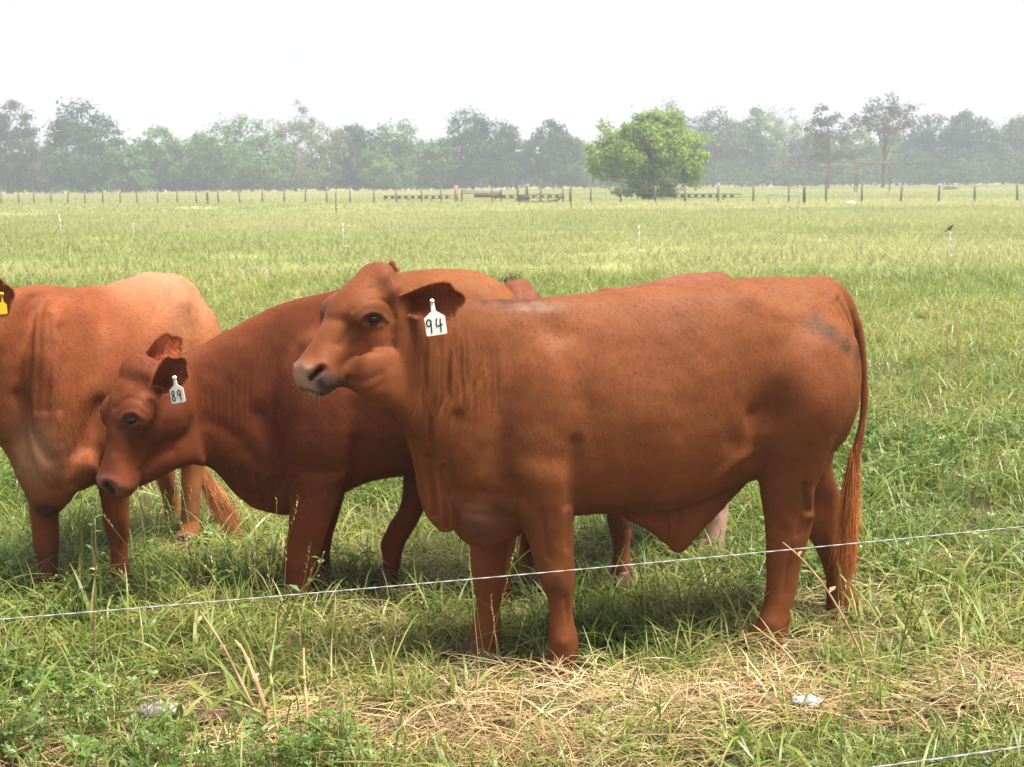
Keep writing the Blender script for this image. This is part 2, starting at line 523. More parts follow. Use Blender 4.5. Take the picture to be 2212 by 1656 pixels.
fence = empty("post_fence", (0, 105, 0))
tag(fence, "long fence of rough wooden posts and thin wires across the pasture", "fence")
rf = np.random.default_rng(4)
tops = []
for px_ in (-40, 0, 38, 71, 108, 144, 181, 219, 257, 294, 339, 381, 423, 470, 516, 565, 612, 658, 705, 755, 806, 855, 910, 952, 1063, 1167, 1216, 1230, 1275, 1340, 1415, 1479, 1551, 1627, 1703, 1785, 1862, 1946, 2028, 2106, 2199, 2290):
    p = fence_xy(px_) - np.array((0, 105))
    h = 1.08 + rf.uniform(-.06, .10); lx = rf.normal(0, .035)
    r = .062 if px_ < 1400 else .075
    MB().tube([(p[0], p[1], -.1), (p[0] + lx * .5, p[1], h * .5), (p[0] + lx, p[1], h)], [r, r * .95, r * .88], 7).build("post", M_POST, fence)
    tops.append((p[0], p[1]))
for hz_ in (.35, .65, .95):
    MB().tube([(x, y, hz_) for x, y in tops], .006, 4).build("wire", M_WIRE, fence)

# single posts
for px_, d, h, r, m_, lb in ((446, 108, .92, .085, M_DARKM, "short dark post standing in front of the fence at left"), (1737, 92, 1.05, .095, M_DARKM, "short thick post in front of the fence right of the round tree"),
                             (984, 112, 1.25, .16, M_BRICKY, "thick reddish gate post left of the rusty roller"), (1138, 110, 1.30, .16, M_BRICKY, "thick reddish gate post behind the old wooden sledge")):
    o = MB().tube([(0, 0, -.1), (0.01, 0, h * .5), (0, 0, h)], [r, r * .97, r * .9], 10).build("post", m_)
    o.location = (at(px_, d), d, 0)
    tag(o, lb, "post", "single posts near the fence")
# thin dark steel pegs nearer in the field
for px_, d, h, lb in ((724, 76, 1.15, "thin dark steel stake in the field left of the middle"), (1233, 80, 1.2, "thin dark steel stake in front of the right end of the sledge")):
    mb = MB().tube([(0, 0, -.1), (0.02, 0, h)], [.022, .018], 6); mb.box((0, .02, h * .5), (.05, .012, h * .9))
    o = mb.build("steel_stake", M_RUST); o.location = (at(px_, d), d, 0)
    tag(o, lb, "stake", "dark steel stakes")
# white step-in stakes with a foot peg and wire clips
WG = "white step-in fence stakes in the middle of the field"
for px_, ty, d, lean, lb in ((128, 464, 44.5, -.06, "white step-in stake leaning slightly at left"), (283, 482, 43, 0, "faint white step-in stake right of the leaning one"), (738, 483, 36, 0, "white step-in stake near the middle of the field"),
                             (1380, 488, 32.5, 0, "white step-in stake below the bright round tree"), (2055, 500, 29.5, 0, "white step-in stake with the black bird on top")):
    h = zat(px_, ty, d)
    root = empty("step_in_stake", (at(px_, d), d, 0)); tag(root, lb, "stake", WG)
    MB().tube([(0, 0, -.1), (lean * .5, 0, h * .5), (lean, 0, h)], [.011, .010, .009], 8).build("shaft", M_WHITE, root)
    mb = MB().box((.06, 0, .10), (.13, .02, .02))
    mb.build("foot_peg", M_WHITE, root)
    for q in (.5, .72, .93): MB().box((lean * q + .014, -.018, h * q), (.022, .03, .02)).build("wire_clip", M_WHITE, root)
    if px_ == 2055: BIRD = (at(px_, d), d, h)
strand = MB().tube([(at(p, dd), dd, zz) for p, dd, zz in ((-60, 46, .55), (128, 44.5, .54), (283, 43, .5), (738, 36, .55), (1380, 32.5, .55), (2055, 29.5, .52), (2300, 28.5, .55))], .0035, 5).build("polywire_strand", M_WIRE)
tag(strand, "very thin wire strung between the white stakes", "wire")

# black bird perched on a white stake
bird = empty("bird", BIRD); bird.scale = (.55, .55, .55); tag(bird, "small black bird perched on top of a white stake", "bird")
M_BIRD = plain_mat_b = simple_mat("black_feathers", (.008, .008, .010), (.02, .02, .024), 30, .5, .2)
mb = MB()
mb.tube([(-.11, 0, .03), (-.05, 0, .07), (.0, 0, .105), (.045, 0, .155), (.062, 0, .195), (.07, 0, .22), (.068, 0, .235)], [.012, .036, .050, .046, .032, .026, .012], 10)
mb.build("body", M_BIRD, bird)
MB().tube([(-.09, 0, .045), (-.15, 0, .0), (-.21, 0, -.035)], [.018, .022, .012], 6).build("tail", M_BIRD, bird)
MB().tube([(.085, 0, .218), (.115, 0, .212)], [.010, .002], 6).build("beak", M_DARKM, bird)
for s in (-1, 1):
    MB().tube([(.03, s * .045, .14), (-.04, s * .05, .10), (-.12, s * .025, .04)], [.022, .028, .008], 6).build("wing", M_BIRD, bird)
    MB().tube([(-.0, s * .018, .07), (.004, s * .016, .0)], .005, 5).build("leg", M_DARKM, bird)

# low striped rails lying along the fence: two runners with cross slats
RG = "low slatted rails lying by the fence"
for px0, px1, d0, d1, lb in ((826, 978, 118, 115, "low slatted rail left of the reddish gate post"), (1064, 1218, 116, 114, "low slatted rail behind the roller and the sledge"), (1452, 1602, 112, 108, "low slatted rail right of the bright round tree")):
    A, B = np.array((at(px0, d0), d0, 0)), np.array((at(px1, d1), d1, 0))
    root = empty("slatted_rail", tuple(A)); tag(root, lb, "rail", RG)
    v = B - A; Ln = np.linalg.norm(v); ang = math.atan2(v[1], v[0]); root.rotation_euler = (0, 0, ang)
    for z in (.24, .46):
        MB().box((Ln / 2, 0, z), (Ln, .06, .045)).build("runner", M_DARKM, root)
    n = int(Ln / .62)
    sl = MB().box((0, -.035, 0), (.30, .025, .20)).build("slat", M_DARKM, root)
    sl.location = (.3, 0, .35)
    for k in range(1, n):
        c = sl.copy(); COL.objects.link(c); c.parent = root; c.location = (.3 + k * .62, 0, .35)
    for k in range(int(Ln / 2.2) + 1):
        MB().box((.2 + k * 2.15, .0, .11), (.08, .09, .24)).build("foot", M_DARKM, root)

# rusty roller implement
d = 108; root = empty("field_roller", (at(1041, d), d, 0)); tag(root, "rusty field roller with a long drum and end plates by the fence", "implement")
W_ = 88 * d / FPX
MB().tube([(-W_ * .2, 0, .52), (W_ * .46, 0, .52)], .13, 14).build("drum", M_RUST, root)
MB().box((0, -.02, .86), (W_ * .96, .12, .10)).build("beam", M_GREY, root)
MB().box((-.05, .10, .70), (W_ * .92, .07, .06)).build("rear_bar", M_RUST, root)
for s in (-.5, .46):
    MB().box((W_ * s, 0, .60), (.10, .42, .62)).build("end_plate", M_DARKM, root)
    MB().tube([(W_ * s, .1, .42), (W_ * s, .1, -.05)], .05, 8).build("leg", M_DARKM, root)
MB().tube([(-W_ * .46, 0, .9), (-W_ * .52, -.05, 1.12)], .03, 6).build("handle", M_RUST, root)

# old wooden sledge with curved runners and an upright frame
d = 106; root = empty("wooden_sledge", (at(1168, d), d, 0)); tag(root, "old dark wooden sledge with curved runners and a light frame on top", "sledge")
W_ = 100 * d / FPX
for s in (-.35, .35):
    MB().tube([(-W_ * .52, s, .30), (-W_ * .46, s, .12), (-W_ * .2, s, .06), (W_ * .12, s, .06), (W_ * .34, s, .16), (W_ * .47, s, .48)], [.09, .11, .08, .08, .09, .07], 8).build("runner", M_DARKM, root)
MB().box((-W_ * .38, 0, .38), (W_ * .26, .72, .30)).build("front_box", M_DARKM, root)
for x in (-.50, -.3): MB().box((W_ * x, -.3, .72), (.12, .10, 1.0)).build("upright", M_DARKM, root)
MB().box((-W_ * .40, -.3, 1.17), (W_ * .26, .08, .06)).build("top_rail", M_GREY, root)
for z in (.62, .98): MB().box((W_ * .16, -.3, z), (W_ * .56, .05, .05)).build("rail", M_GREY, root)
for x in (-.08, .17, .43): MB().box((W_ * x, -.3, .66), (.05, .05, .70)).build("stanchion", M_GREY, root)
MB().tube([(-W_ * .15, -.45, .42), (W_ * .14, -.6, .03)], .04, 6).build("loose_pole", M_BRICKY, root)

# tall timber frame of poles and beams
d = 150; X = lambda px: at(px, d) - at(1850, d)
root = empty("pole_frame", (at(1850, d), d, 0)); tag(root, "tall open frame of rusty poles with long beams on top", "frame")
for px_, ty, by, r in ((1786, 362, 412, .075), (1846, 354, 416, .06), (1861, 358, 409, .06), (1921, 351, 414, .06)):
    top_ = zat(px_, ty, d)
    MB().tube([(X(px_), 0 if px_ != 1861 else 2.0, -.1), (X(px_), 0 if px_ != 1861 else 2.0, top_)], r, 8).build("pole", M_RUST, root)
MB().tube([(X(1778), 0, zat(1778, 361, d)), (X(1862), 1.0, zat(1862, 357, d))], .075, 6).build("beam", M_POST, root)
MB().tube([(X(1842), 0, zat(1842, 354, d)), (X(1928), 0, zat(1928, 350, d))], .065, 6).build("beam", M_POST, root)
MB().tube([(X(1858), 2.0, zat(1858, 358, d)), (X(1928), 0.3, zat(1928, 353, d))], .05, 6).build("beam", M_POST, root)
MB().tube([(X(1786), 0, zat(1786, 372, d)), (X(1795), 0, zat(1795, 361, d))], .045, 6).build("brace", M_RUST, root)

# low pipe rack
d = 90; root = empty("pipe_rack", (at(1691, d), d, 0)); tag(root, "low grey pipe rail on two legs before the fence", "rail")
X = lambda px: at(px, d) - at(1691, d)
for px_, lb in ((1658, .06), (1727, -.05)):
    MB().tube([(X(px_) + lb, 0, -.05), (X(px_), 0, .95)], .028, 8).build("leg", M_GREY, root)
MB().tube([(X(1658), 0, .62), (X(1729), 0, .60)], .03, 8).build("crossbar", M_GREY, root)
# pale debris and a stump in the grass
for px_, d, s, m_, lb, c in ((1838, 88, .16, M_WHITE, "pale broken bag lying in the grass before the fence", "bag"), (2052, 170, .5, M_DARKM, "dark low stump in the far field at right", "stump")):
    v, f = [], []
    bm = bmesh.new(); bmesh.ops.create_icosphere(bm, subdivisions=2, radius=1)
    for q in bm.verts: q.co *= 1 + .25 * mnoise.noise(q.co * 2.1 + Vector((px_, 0, 0)))
    for q in bm.verts: q.co = Vector((q.co.x * s * 1.8, q.co.y * s, max(q.co.z, -.2) * s * .7))
    me = bpy.data.meshes.new(c); bm.to_mesh(me); bm.free(); me.materials.append(m_)
    o = link(bpy.data.objects.new("feed_bag" if c == "bag" else "stump", me)); o.location = (at(px_, d), d, .12); tag(o, lb, c)
# bare reddish soil patch beyond the fence
M_SOIL = simple_mat("bare_soil", (0.20, 0.13, 0.09), (0.30, 0.21, 0.15), 1.2, .95, .3)
pts = []
for k in range(40):
    a = 2 * math.pi * k / 40; rr = 1 + .2 * math.sin(3 * a + 1) + .12 * math.sin(7 * a)
    pts.append((at(1970, 104) + 3.0 * math.cos(a) * rr, 105 + 5.5 * math.sin(a) * rr, .02))
mesh_obj("bare_ground", pts, [tuple(range(40))], M_SOIL)
bpy.data.objects["bare_ground"]['kind'] = 'structure'
# ================================================================== CATTLE
NR = 28
PHI = np.linspace(0, 2 * math.pi, NR, endpoint=False)


def _se(v, e):
    return np.sign(v) * np.abs(v) ** (2.0 / e)


class Plane:
    """upright plane through an animal's spine; px,py are survey units"""
    def __init__(s, o, yaw):
        s.o = np.array([o[0], o[1], 0.0]); a = math.radians(yaw)
        s.e = np.array([math.cos(a), math.sin(a), 0]); s.n = np.array([math.sin(a), -math.cos(a), 0])

    def p(s, px, py, t=0.0):
        r = ray(px, py)
        k = np.dot(s.o + s.n * t - CAM_P, s.n) / np.dot(r, s.n)
        return CAM_P + r * k


def ring3(A, B, nvec, w, e=2.2, tw=1.0, bw=1.0):
    A, B = np.asarray(A), np.asarray(B)
    mid = (A + B) / 2
    c, s = _se(np.cos(PHI), e), _se(np.sin(PHI), e)
    wf = bw + (tw - bw) * (np.cos(PHI) + 1) / 2
    return mid + (A - mid)[None] * c[:, None] + np.asarray(nvec)[None] * (w * s * wf)[:, None]


def loft(rings, sub=4):
    """closed tube through the rings: verts, faces"""
    R = np.array(rings); n = len(R)
    out = []
    for i in range(n - 1):
        p0, p1, p2, p3 = R[max(i - 1, 0)], R[i], R[i + 1], R[min(i + 2, n - 1)]
        for k in range(sub):
            t = k / sub
            out.append(0.5 * (2 * p1 + (p2 - p0) * t + (2 * p0 - 5 * p1 + 4 * p2 - p3) * t * t + (3 * p1 - p0 - 3 * p2 + p3) * t ** 3))
    out.append(R[-1])
    R = np.array(out); n, m = R.shape[:2]
    V = R.reshape(-1, 3)
    F = []
    for i in range(n - 1):
        for k in range(m):
            F.append((i * m + k, i * m + (k + 1) % m, (i + 1) * m + (k + 1) % m, (i + 1) * m + k))
    V = np.vstack([V, R[0].mean(0), R[-1].mean(0)])
    a, b = n * m, n * m + 1
    for k in range(m):
        F.append((a, (k + 1) % m, k))
        F.append((b, (n - 1) * m + k, (n - 1) * m + (k + 1) % m))
    return V, F


def blob_rings(c, r, R=None):
    """ellipsoid as rings"""
    c = np.asarray(c, float); r = np.asarray(r, float)
    R = np.eye(3) if R is None else np.asarray(R)
    rings = []
    for th in np.linspace(0.12, math.pi - 0.12, 9):
        q = np.stack([np.full(NR, math.cos(th)), math.sin(th) * np.cos(PHI), math.sin(th) * np.sin(PHI)], -1) * r
        rings.append(q @ R.T + c)
    return rings


def blob(c, r, R=None):
    return loft(blob_rings(c, r, R), 1)


def fuse(name, shells, voxel, smooth_it, mat, soft=None, soft_it=30):
    """all shells into ONE continuous skin"""
    V, F, b = [], [], 0
    for v, f in shells:
        V.append(v)
        F += [tuple(i + b for i in q) for q in f]
        b += len(v)
    me = bpy.data.meshes.new(name + "_shells")
    me.from_pydata(np.vstack(V).tolist(), [], F)
    o = bpy.data.objects.new(name, me)
    COL.objects.link(o)
    bm = bmesh.new(); bm.from_mesh(me); bmesh.ops.recalc_face_normals(bm, faces=bm.faces); bm.to_mesh(me); bm.free()
    md = o.modifiers.new("r", 'REMESH'); md.mode = 'VOXEL'; md.voxel_size = voxel; md.use_smooth_shade = True
    sm = o.modifiers.new("s", 'SMOOTH'); sm.factor = 0.5; sm.iterations = smooth_it
    dg = bpy.context.evaluated_depsgraph_get()
    new = bpy.data.meshes.new_from_object(o.evaluated_get(dg))
    new.name = name
    o.modifiers.clear()
    o.data = new
    bpy.data.meshes.remove(me)
    if soft is not None:                         # extra smoothing where soft(V) is 1
        n = len(new.vertices)
        V = np.empty(n * 3, np.float32); new.vertices.foreach_get('co', V); V = V.reshape(-1, 3).astype(float)
        W = soft(V)
        E = np.empty(len(new.edges) * 2, np.int32); new.edges.foreach_get('vertices', E); E = E.reshape(-1, 2)
        deg = np.bincount(E.ravel(), minlength=n).astype(float)[:, None]
        for _ in range(soft_it):
            S = np.stack([np.bincount(E[:, 0], V[E[:, 1], k], n) + np.bincount(E[:, 1], V[E[:, 0], k], n) for k in range(3)], -1)
            V += (S / deg - V) * (0.6 * W)[:, None]
        set_v(new, V)
    new.materials.clear(); new.materials.append(mat)
    return o


def soft_body(M):
    Mi = np.linalg.inv(np.array(M))
    def f(V):
        H = V @ Mi[:3, :3].T + Mi[:3, 3]
        hd = np.clip((np.linalg.norm(H - np.array((0.27, 0, -0.10)), axis=1) - 0.19) / 0.10, 0, 1)
        return np.clip((V[:, 2] - 0.52) / 0.2, 0.0, 1) * hd
    return f


def get_vn(me):
    n = len(me.vertices)
    V = np.empty(n * 3, np.float32); me.vertices.foreach_get('co', V)
    N = np.empty(n * 3, np.float32); me.vertex_normals.foreach_get('vector', N)
    return V.reshape(-1, 3).astype(float), N.reshape(-1, 3).astype(float)


def set_v(me, V):
    me.vertices.foreach_set('co', np.asarray(V, np.float32).ravel()); me.update()


def seg_dist(P, pts):
    """distance of (n,3) points to a polyline and its relative position"""
    pts = np.asarray(pts, float); best = np.full(len(P), 1e9); par = np.zeros(len(P))
    for i in range(len(pts) - 1):
        a, b = pts[i], pts[i + 1]; d = b - a
        t = np.clip(((P - a) @ d) / max(d @ d, 1e-9), 0, 1)
        q = np.linalg.norm(P - (a + t[:, None] * d), axis=1)
        m = q < best
        best[m] = q[m]; par[m] = (i + t[m]) / (len(pts) - 1)
    return best, par


def frame_coords(P, pl):
    d = P - pl.o
    return np.stack([d @ pl.e, d[:, 2], d @ pl.n], -1)


def plane_xy(pl, pts, t):
    q = [pl.p(a, b, t) - pl.o for a, b in pts]
    return np.array([[x @ pl.e, x[2], 0] for x in q])


def sculpt(V, N, pl, strokes, side=1.0):
    """strokes: (points, offset of the skin from the spine plane, width m, depth m (negative carves)); acts on the skin that faces that side"""
    U = frame_coords(V, pl)
    face = np.clip((N @ pl.n) * side * 1.6, 0, 1) * (U[:, 2] * side > -0.02)
    P2 = U.copy(); P2[:, 2] = 0
    D = np.zeros(len(V))
    for pts, t, w, dep in strokes:
        if len(pts) == 1: pts = [pts[0], (pts[0][0] + 0.5, pts[0][1])]
        d, u = seg_dist(P2, plane_xy(pl, pts, t))
        endf = 1.0 if w > 0.0085 else np.sin(np.pi * np.clip(u, 0.0, 1.0)) ** 1.1
        D += dep * np.exp(-(d / w) ** 2) * endf
    return V + N * (D * face)[:, None]


def survey(P):
    """world points to survey units"""
    q = (np.asarray(P) - CAM_P) @ _R
    return CX + FPX * q[:, 0] / -q[:, 2], CY - FPX * q[:, 1] / -q[:, 2]


def carve(V, N, sel, strokes):
    """fine sculpting of the side seen in the reference: (survey points, width in survey units, depth m)"""
    px, py = survey(V)
    d = V - CAM_P; d /= np.linalg.norm(d, axis=1)[:, None]
    face = np.clip(-(N * d).sum(1) * 2.0, 0, 1) * sel
    P = np.stack([px, py], -1)
    idx = np.nonzero(face > 0)[0]
    D = np.zeros(len(V))
    for pts, w, dep in strokes:
        if len(pts) == 1: pts = [pts[0], (pts[0][0] + .3, pts[0][1])]
        q, u = seg_dist(P[idx], catmull(pts, 5) if len(pts) > 2 else pts)
        D[idx] += dep * np.exp(-(q / w) ** 2)
    return V + N * (D * face)[:, None]


def spot(V, N, sel, pts, w):
    px, py = survey(V)
    d = V - CAM_P
    face = ((N * d).sum(1) < 0) * sel
    q, u = seg_dist(np.stack([px, py], -1), pts if len(pts) > 1 else [pts[0], (pts[0][0] + .3, pts[0][1])])
    return np.exp(-(q / w) ** 2) * face


def head_sel(V, M):
    Mi = np.linalg.inv(np.array(M)); H = V @ Mi[:3, :3].T + Mi[:3, 3]
    return ((H[:, 0] > -.12) & (H[:, 0] < .56) & (np.abs(H[:, 1]) < .2) & (H[:, 2] > -.38) & (H[:, 2] < .12)).astype(float)


def skin_point(V, N, sel, px, py):
    X, Y = survey(V); d = V - CAM_P
    ok = (sel > 0) & ((N * d).sum(1) < 0)
    i = np.nonzero(ok)[0]
    j = i[np.argmin((X[i] - px) ** 2 + (Y[i] - py) ** 2 + 0 * X[i])]
    return V[j], N[j]


# ------------------------------------------------------------------ coat materials
def coat_skin_mat(name):
    m, nt, out = new_mat(name)
    at_ = node(nt, 'ShaderNodeAttribute', attribute_name='tint')
    tc = node(nt, 'ShaderNodeTexCoord')
    mpS = node(nt, 'ShaderNodeMapping'); mpS.inputs['Scale'].default_value = (0.45, 0.45, 0.30); mpS.inputs['Rotation'].default_value = (0, math.radians(35), math.radians(17))
    nz = node(nt, 'ShaderNodeTexNoise', Scale=150.0, Detail=6.0, Roughness=0.65)
    nz2 = node(nt, 'ShaderNodeTexNoise', Scale=6.0, Detail=4.0, Roughness=0.6)
    mr = node(nt, 'ShaderNodeMapRange'); mr.inputs['To Min'].default_value = 0.84; mr.inputs['To Max'].default_value = 1.16
    mr2 = node(nt, 'ShaderNodeMapRange'); mr2.inputs['To Min'].default_value = 0.70; mr2.inputs['To Max'].default_value = 1.30
    mu = node(nt, 'ShaderNodeMath', operation='MULTIPLY')
    vm = node(nt, 'ShaderNodeVectorMath', operation='SCALE')
    bs = node(nt, 'ShaderNodeBsdfPrincipled', Roughness=0.62)
    bs.inputs['Specular IOR Level'].default_value = 0.12
    bs.inputs['Sheen Weight'].default_value = 0.05
    bs.inputs['Sheen Roughness'].default_value = 0.5
    bs.inputs['Sheen Tint'].default_value = (1.0, 0.6, 0.3, 1)
    bp = node(nt, 'ShaderNodeBump', Strength=0.1, Distance=0.004)
    l = nt.links.new
    l(tc.outputs['Object'], mpS.inputs['Vector']); l(mpS.outputs['Vector'], nz.inputs['Vector']); l(tc.outputs['Object'], nz2.inputs['Vector'])
    l(nz.outputs['Fac'], mr.inputs['Value']); l(nz2.outputs['Fac'], mr2.inputs['Value'])
    l(mr.outputs['Result'], mu.inputs[0]); l(mr2.outputs['Result'], mu.inputs[1])
    l(at_.outputs['Color'], vm.inputs[0]); l(mu.outputs[0], vm.inputs['Scale'])
    l(vm.outputs['Vector'], bs.inputs['Base Color'])
    l(nz.outputs['Fac'], bp.inputs['Height']); l(bp.outputs['Normal'], bs.inputs['Normal'])
    l(bs.outputs['BSDF'], out.inputs['Surface'])
    return m


def hair_mat(name):
    m, nt, out = new_mat(name)
    at_ = node(nt, 'ShaderNodeAttribute', attribute_name='tint')
    bs = node(nt, 'ShaderNodeBsdfPrincipled', Roughness=0.5)
    bs.inputs['Specular IOR Level'].default_value = 0.28
    tr = node(nt, 'ShaderNodeBsdfTranslucent')
    mx = node(nt, 'ShaderNodeMixShader', Fac=0.35)
    l = nt.links.new
    l(at_.outputs['Color'], bs.inputs['Base Color']); l(at_.outputs['Color'], tr.inputs['Color'])
    l(bs.outputs['BSDF'], mx.inputs[1]); l(tr.outputs['BSDF'], mx.inputs[2])
    l(mx.outputs['Shader'], out.inputs['Surface'])
    return m


M_COAT = coat_skin_mat("coat_skin")
M_HAIR = hair_mat("coat_hair")


def plain_mat(name, col, rough=0.5, spec=0.5):
    m, nt, out = new_mat(name)
    bs = node(nt, 'ShaderNodeBsdfPrincipled', Roughness=rough)
    bs.inputs['Base Color'].default_value = (*col, 1)
    bs.inputs['Specular IOR Level'].default_value = spec
    nt.links.new(bs.outputs['BSDF'], out.inputs['Surface'])
    return m


M_EYE = plain_mat("wet_eye", (0.006, 0.005, 0.006), 0.12, 0.35)
M_INK = plain_mat("marker_ink", (0.008, 0.006, 0.025), 0.6, 0.3)
M_TAG_W = simple_mat("white_tag_plastic", (0.66, 0.64, 0.56), (0.8, 0.79, 0.73), 40, 0.45, 0.05)
M_TAG_Y = simple_mat("yellow_tag_plastic", (0.45, 0.28, 0.015), (0.58, 0.38, 0.02), 40, 0.45, 0.05)
M_HOOF = simple_mat("hoof_horn", (0.07, 0.034, 0.026), (0.15, 0.07, 0.05), 30, 0.6, 0.2)


def hair_curves(name, roots, dirs, length, rad, tint, parent, npt=4, bend=0.6, fall=None, mat=None):
    n = len(roots)
    hc = bpy.data.hair_curves.new(name)
    hc.add_curves([npt] * n)
    P = np.empty((n, npt, 3), np.float32)
    fall = np.array([0, 0, -1.0]) if fall is None else fall
    for k in range(npt):
        u = k / (npt - 1)
        P[:, k] = roots + (dirs + fall * (bend * u)) * (length * u)[:, None]
    hc.attributes['position'].data.foreach_set('vector', P.reshape(-1))
    ra = hc.attributes.get('radius') or hc.attributes.new('radius', 'FLOAT', 'POINT')
    rr = np.outer(rad if hasattr(rad, '__len__') else np.full(n, rad), np.linspace(1, 0.25, npt)).astype(np.float32)
    ra.data.foreach_set('value', rr.ravel())
    ca = hc.attributes.new('tint', 'FLOAT_COLOR', 'CURVE')
    C = np.ones((n, 4), np.float32); C[:, :3] = tint
    ca.data.foreach_set('color', C.ravel())
    hc.materials.append(mat or M_HAIR)
    o = link(bpy.data.objects.new(name, hc), parent)
    return o


def sample_mesh(me, n, rng, weight=None):
    me.calc_loop_triangles()
    nt_ = len(me.loop_triangles)
    T = np.empty(nt_ * 3, np.int32); me.loop_triangles.foreach_get('vertices', T); T = T.reshape(-1, 3)
    V, N = get_vn(me)
    a = np.linalg.norm(np.cross(V[T[:, 1]] - V[T[:, 0]], V[T[:, 2]] - V[T[:, 0]]), axis=1)
    if weight is not None: a = a * weight[T].mean(1)
    idx = rng.choice(nt_, n, p=a / a.sum())
    u, v = rng.random(n), rng.random(n)
    f = u + v > 1; u[f], v[f] = 1 - u[f], 1 - v[f]
    w = np.stack([1 - u - v, u, v], -1)
    return T[idx], w, V, N


def fur(body, parent, n, length, rad, flow, rng, weight=None, lenmap=None):
    T, w, V, N = sample_mesh(body.data, n, rng, weight)
    P = np.einsum('nk,nkd->nd', w, V[T]); Nn = np.einsum('nk,nkd->nd', w, N[T])
    Nn /= np.linalg.norm(Nn, axis=1)[:, None] + 1e-9
    col = np.empty(len(V) * 4, np.float32); body.data.attributes['tint'].data.foreach_get('color', col)
    C = np.einsum('nk,nkd->nd', w, col.reshape(-1, 4)[T][:, :, :3])
    fl = np.asarray(flow, float)[None] + 0.25 * np.stack([vnoise(P, 5, 3), vnoise(P, 5, 4), vnoise(P, 5, 5)], -1)
    tg = fl - (np.sum(fl * Nn, 1))[:, None] * Nn
    tg /= np.linalg.norm(tg, axis=1)[:, None] + 1e-9
    wild = (rng.random(n) < .035)[:, None]
    D = np.where(wild, .5, .16) * Nn + 0.95 * tg + rng.normal(0, 0.13, P.shape)
    Ln = length * rng.uniform(0.6, 1.2, n) * np.where(wild[:, 0], 1.5, .85)
    if lenmap is not None: Ln = Ln * np.einsum('nk,nk->n', w, lenmap[T])
    C = 1.30 * C * rng.uniform(0.82, 1.2, (n, 1)) * (1 + 0.10 * vnoise(P, 45, 6) + 0.17 * vnoise(P, 5, 7) + 0.12 * vnoise(P, 16, 9))[:, None]
    o = hair_curves("coat", P - Nn * 0.001, D, Ln, rad, np.clip(C, 0.004, 1), parent, 3, 0.25)
    o['kind'] = 'stuff'
    return o


# ------------------------------------------------------------------ head, ears, tag
HEAD_RINGS = [  # x forward, top, bottom, half width, width factor at top / bottom
    (-0.060, -0.055, -0.205, 0.070, 0.8, 0.9),
    (-0.035, -0.008, -0.255, 0.096, 0.72, 0.85),
    (0.010, 0.016, -0.288, 0.108, 0.74, 0.78),
    (0.060, 0.024, -0.302, 0.115, 0.84, 0.66),
    (0.120, 0.023, -0.296, 0.119, 0.94, 0.56),
    (0.175, 0.012, -0.270, 0.115, 0.98, 0.52),
    (0.235, -0.004, -0.238, 0.100, 0.90, 0.52),
    (0.300, -0.018, -0.210, 0.084, 0.84, 0.56),
    (0.360, -0.030, -0.190, 0.075, 0.88, 0.66),
    (0.415, -0.038, -0.178, 0.078, 0.98, 0.78),
    (0.460, -0.044, -0.170, 0.082, 1.0, 0.82),
    (0.492, -0.058, -0.162, 0.076, 1.0, 0.84),
    (0.510, -0.084, -0.146, 0.046, 1.0, 0.9),
]


HEAD_SHORT = 0.76


def warp_out(q):
    """shortens the muzzle: canonical head coordinates to built ones"""
    q = np.array(q, float)
    q[..., 0] = np.where(q[..., 0] > 0.17, 0.17 + (q[..., 0] - 0.17) * HEAD_SHORT, q[..., 0])
    return q


def warp_in(q):
    q = np.array(q, float)
    q[..., 0] = np.where(q[..., 0] > 0.17, 0.17 + (q[..., 0] - 0.17) / HEAD_SHORT, q[..., 0])
    return q


def head_shells(M, sc=1.0, jaw=1.0):
    M = np.array(M); R, T = M[:3, :3], M[:3, 3]
    X = lambda q: (warp_out(q) * sc) @ R.T + T
    sh = []
    rings = []
    for x, zt, zb, w, tw, bw in HEAD_RINGS:
        rings.append(X(ring3((x, 0, zt), (x + 0.012, 0, zb * jaw), (0, 1, 0), w, 2.35, tw, bw)))
    sh.append(loft(rings, 4))
    sh.append(blob(X((0.0, 0, -0.016)), np.array((0.064, 0.088, 0.036)) * sc, R))      # poll
    for s in (-1, 1):
        sh.append(blob(X((0.148, s * 0.072, -0.046)), np.array((0.072, 0.045, 0.054)) * sc, R))   # orbit
        sh.append(blob(X((0.090, s * 0.060, -0.190)), np.array((0.110, 0.048, 0.088)) * sc, R))   # masseter
        sh.append(blob(X((0.462, s * 0.036, -0.082)), np.array((0.036, 0.030, 0.034)) * sc, R))   # nostril wing
        sh.append(blob(X((0.015, s * 0.078, -0.066)), np.array((0.040, 0.034, 0.036)) * sc, R))   # ear root
    sh.append(blob(X((0.440, 0, -0.160)), np.array((0.046, 0.050, 0.024)) * sc, R))      # lower lip and chin
    return sh


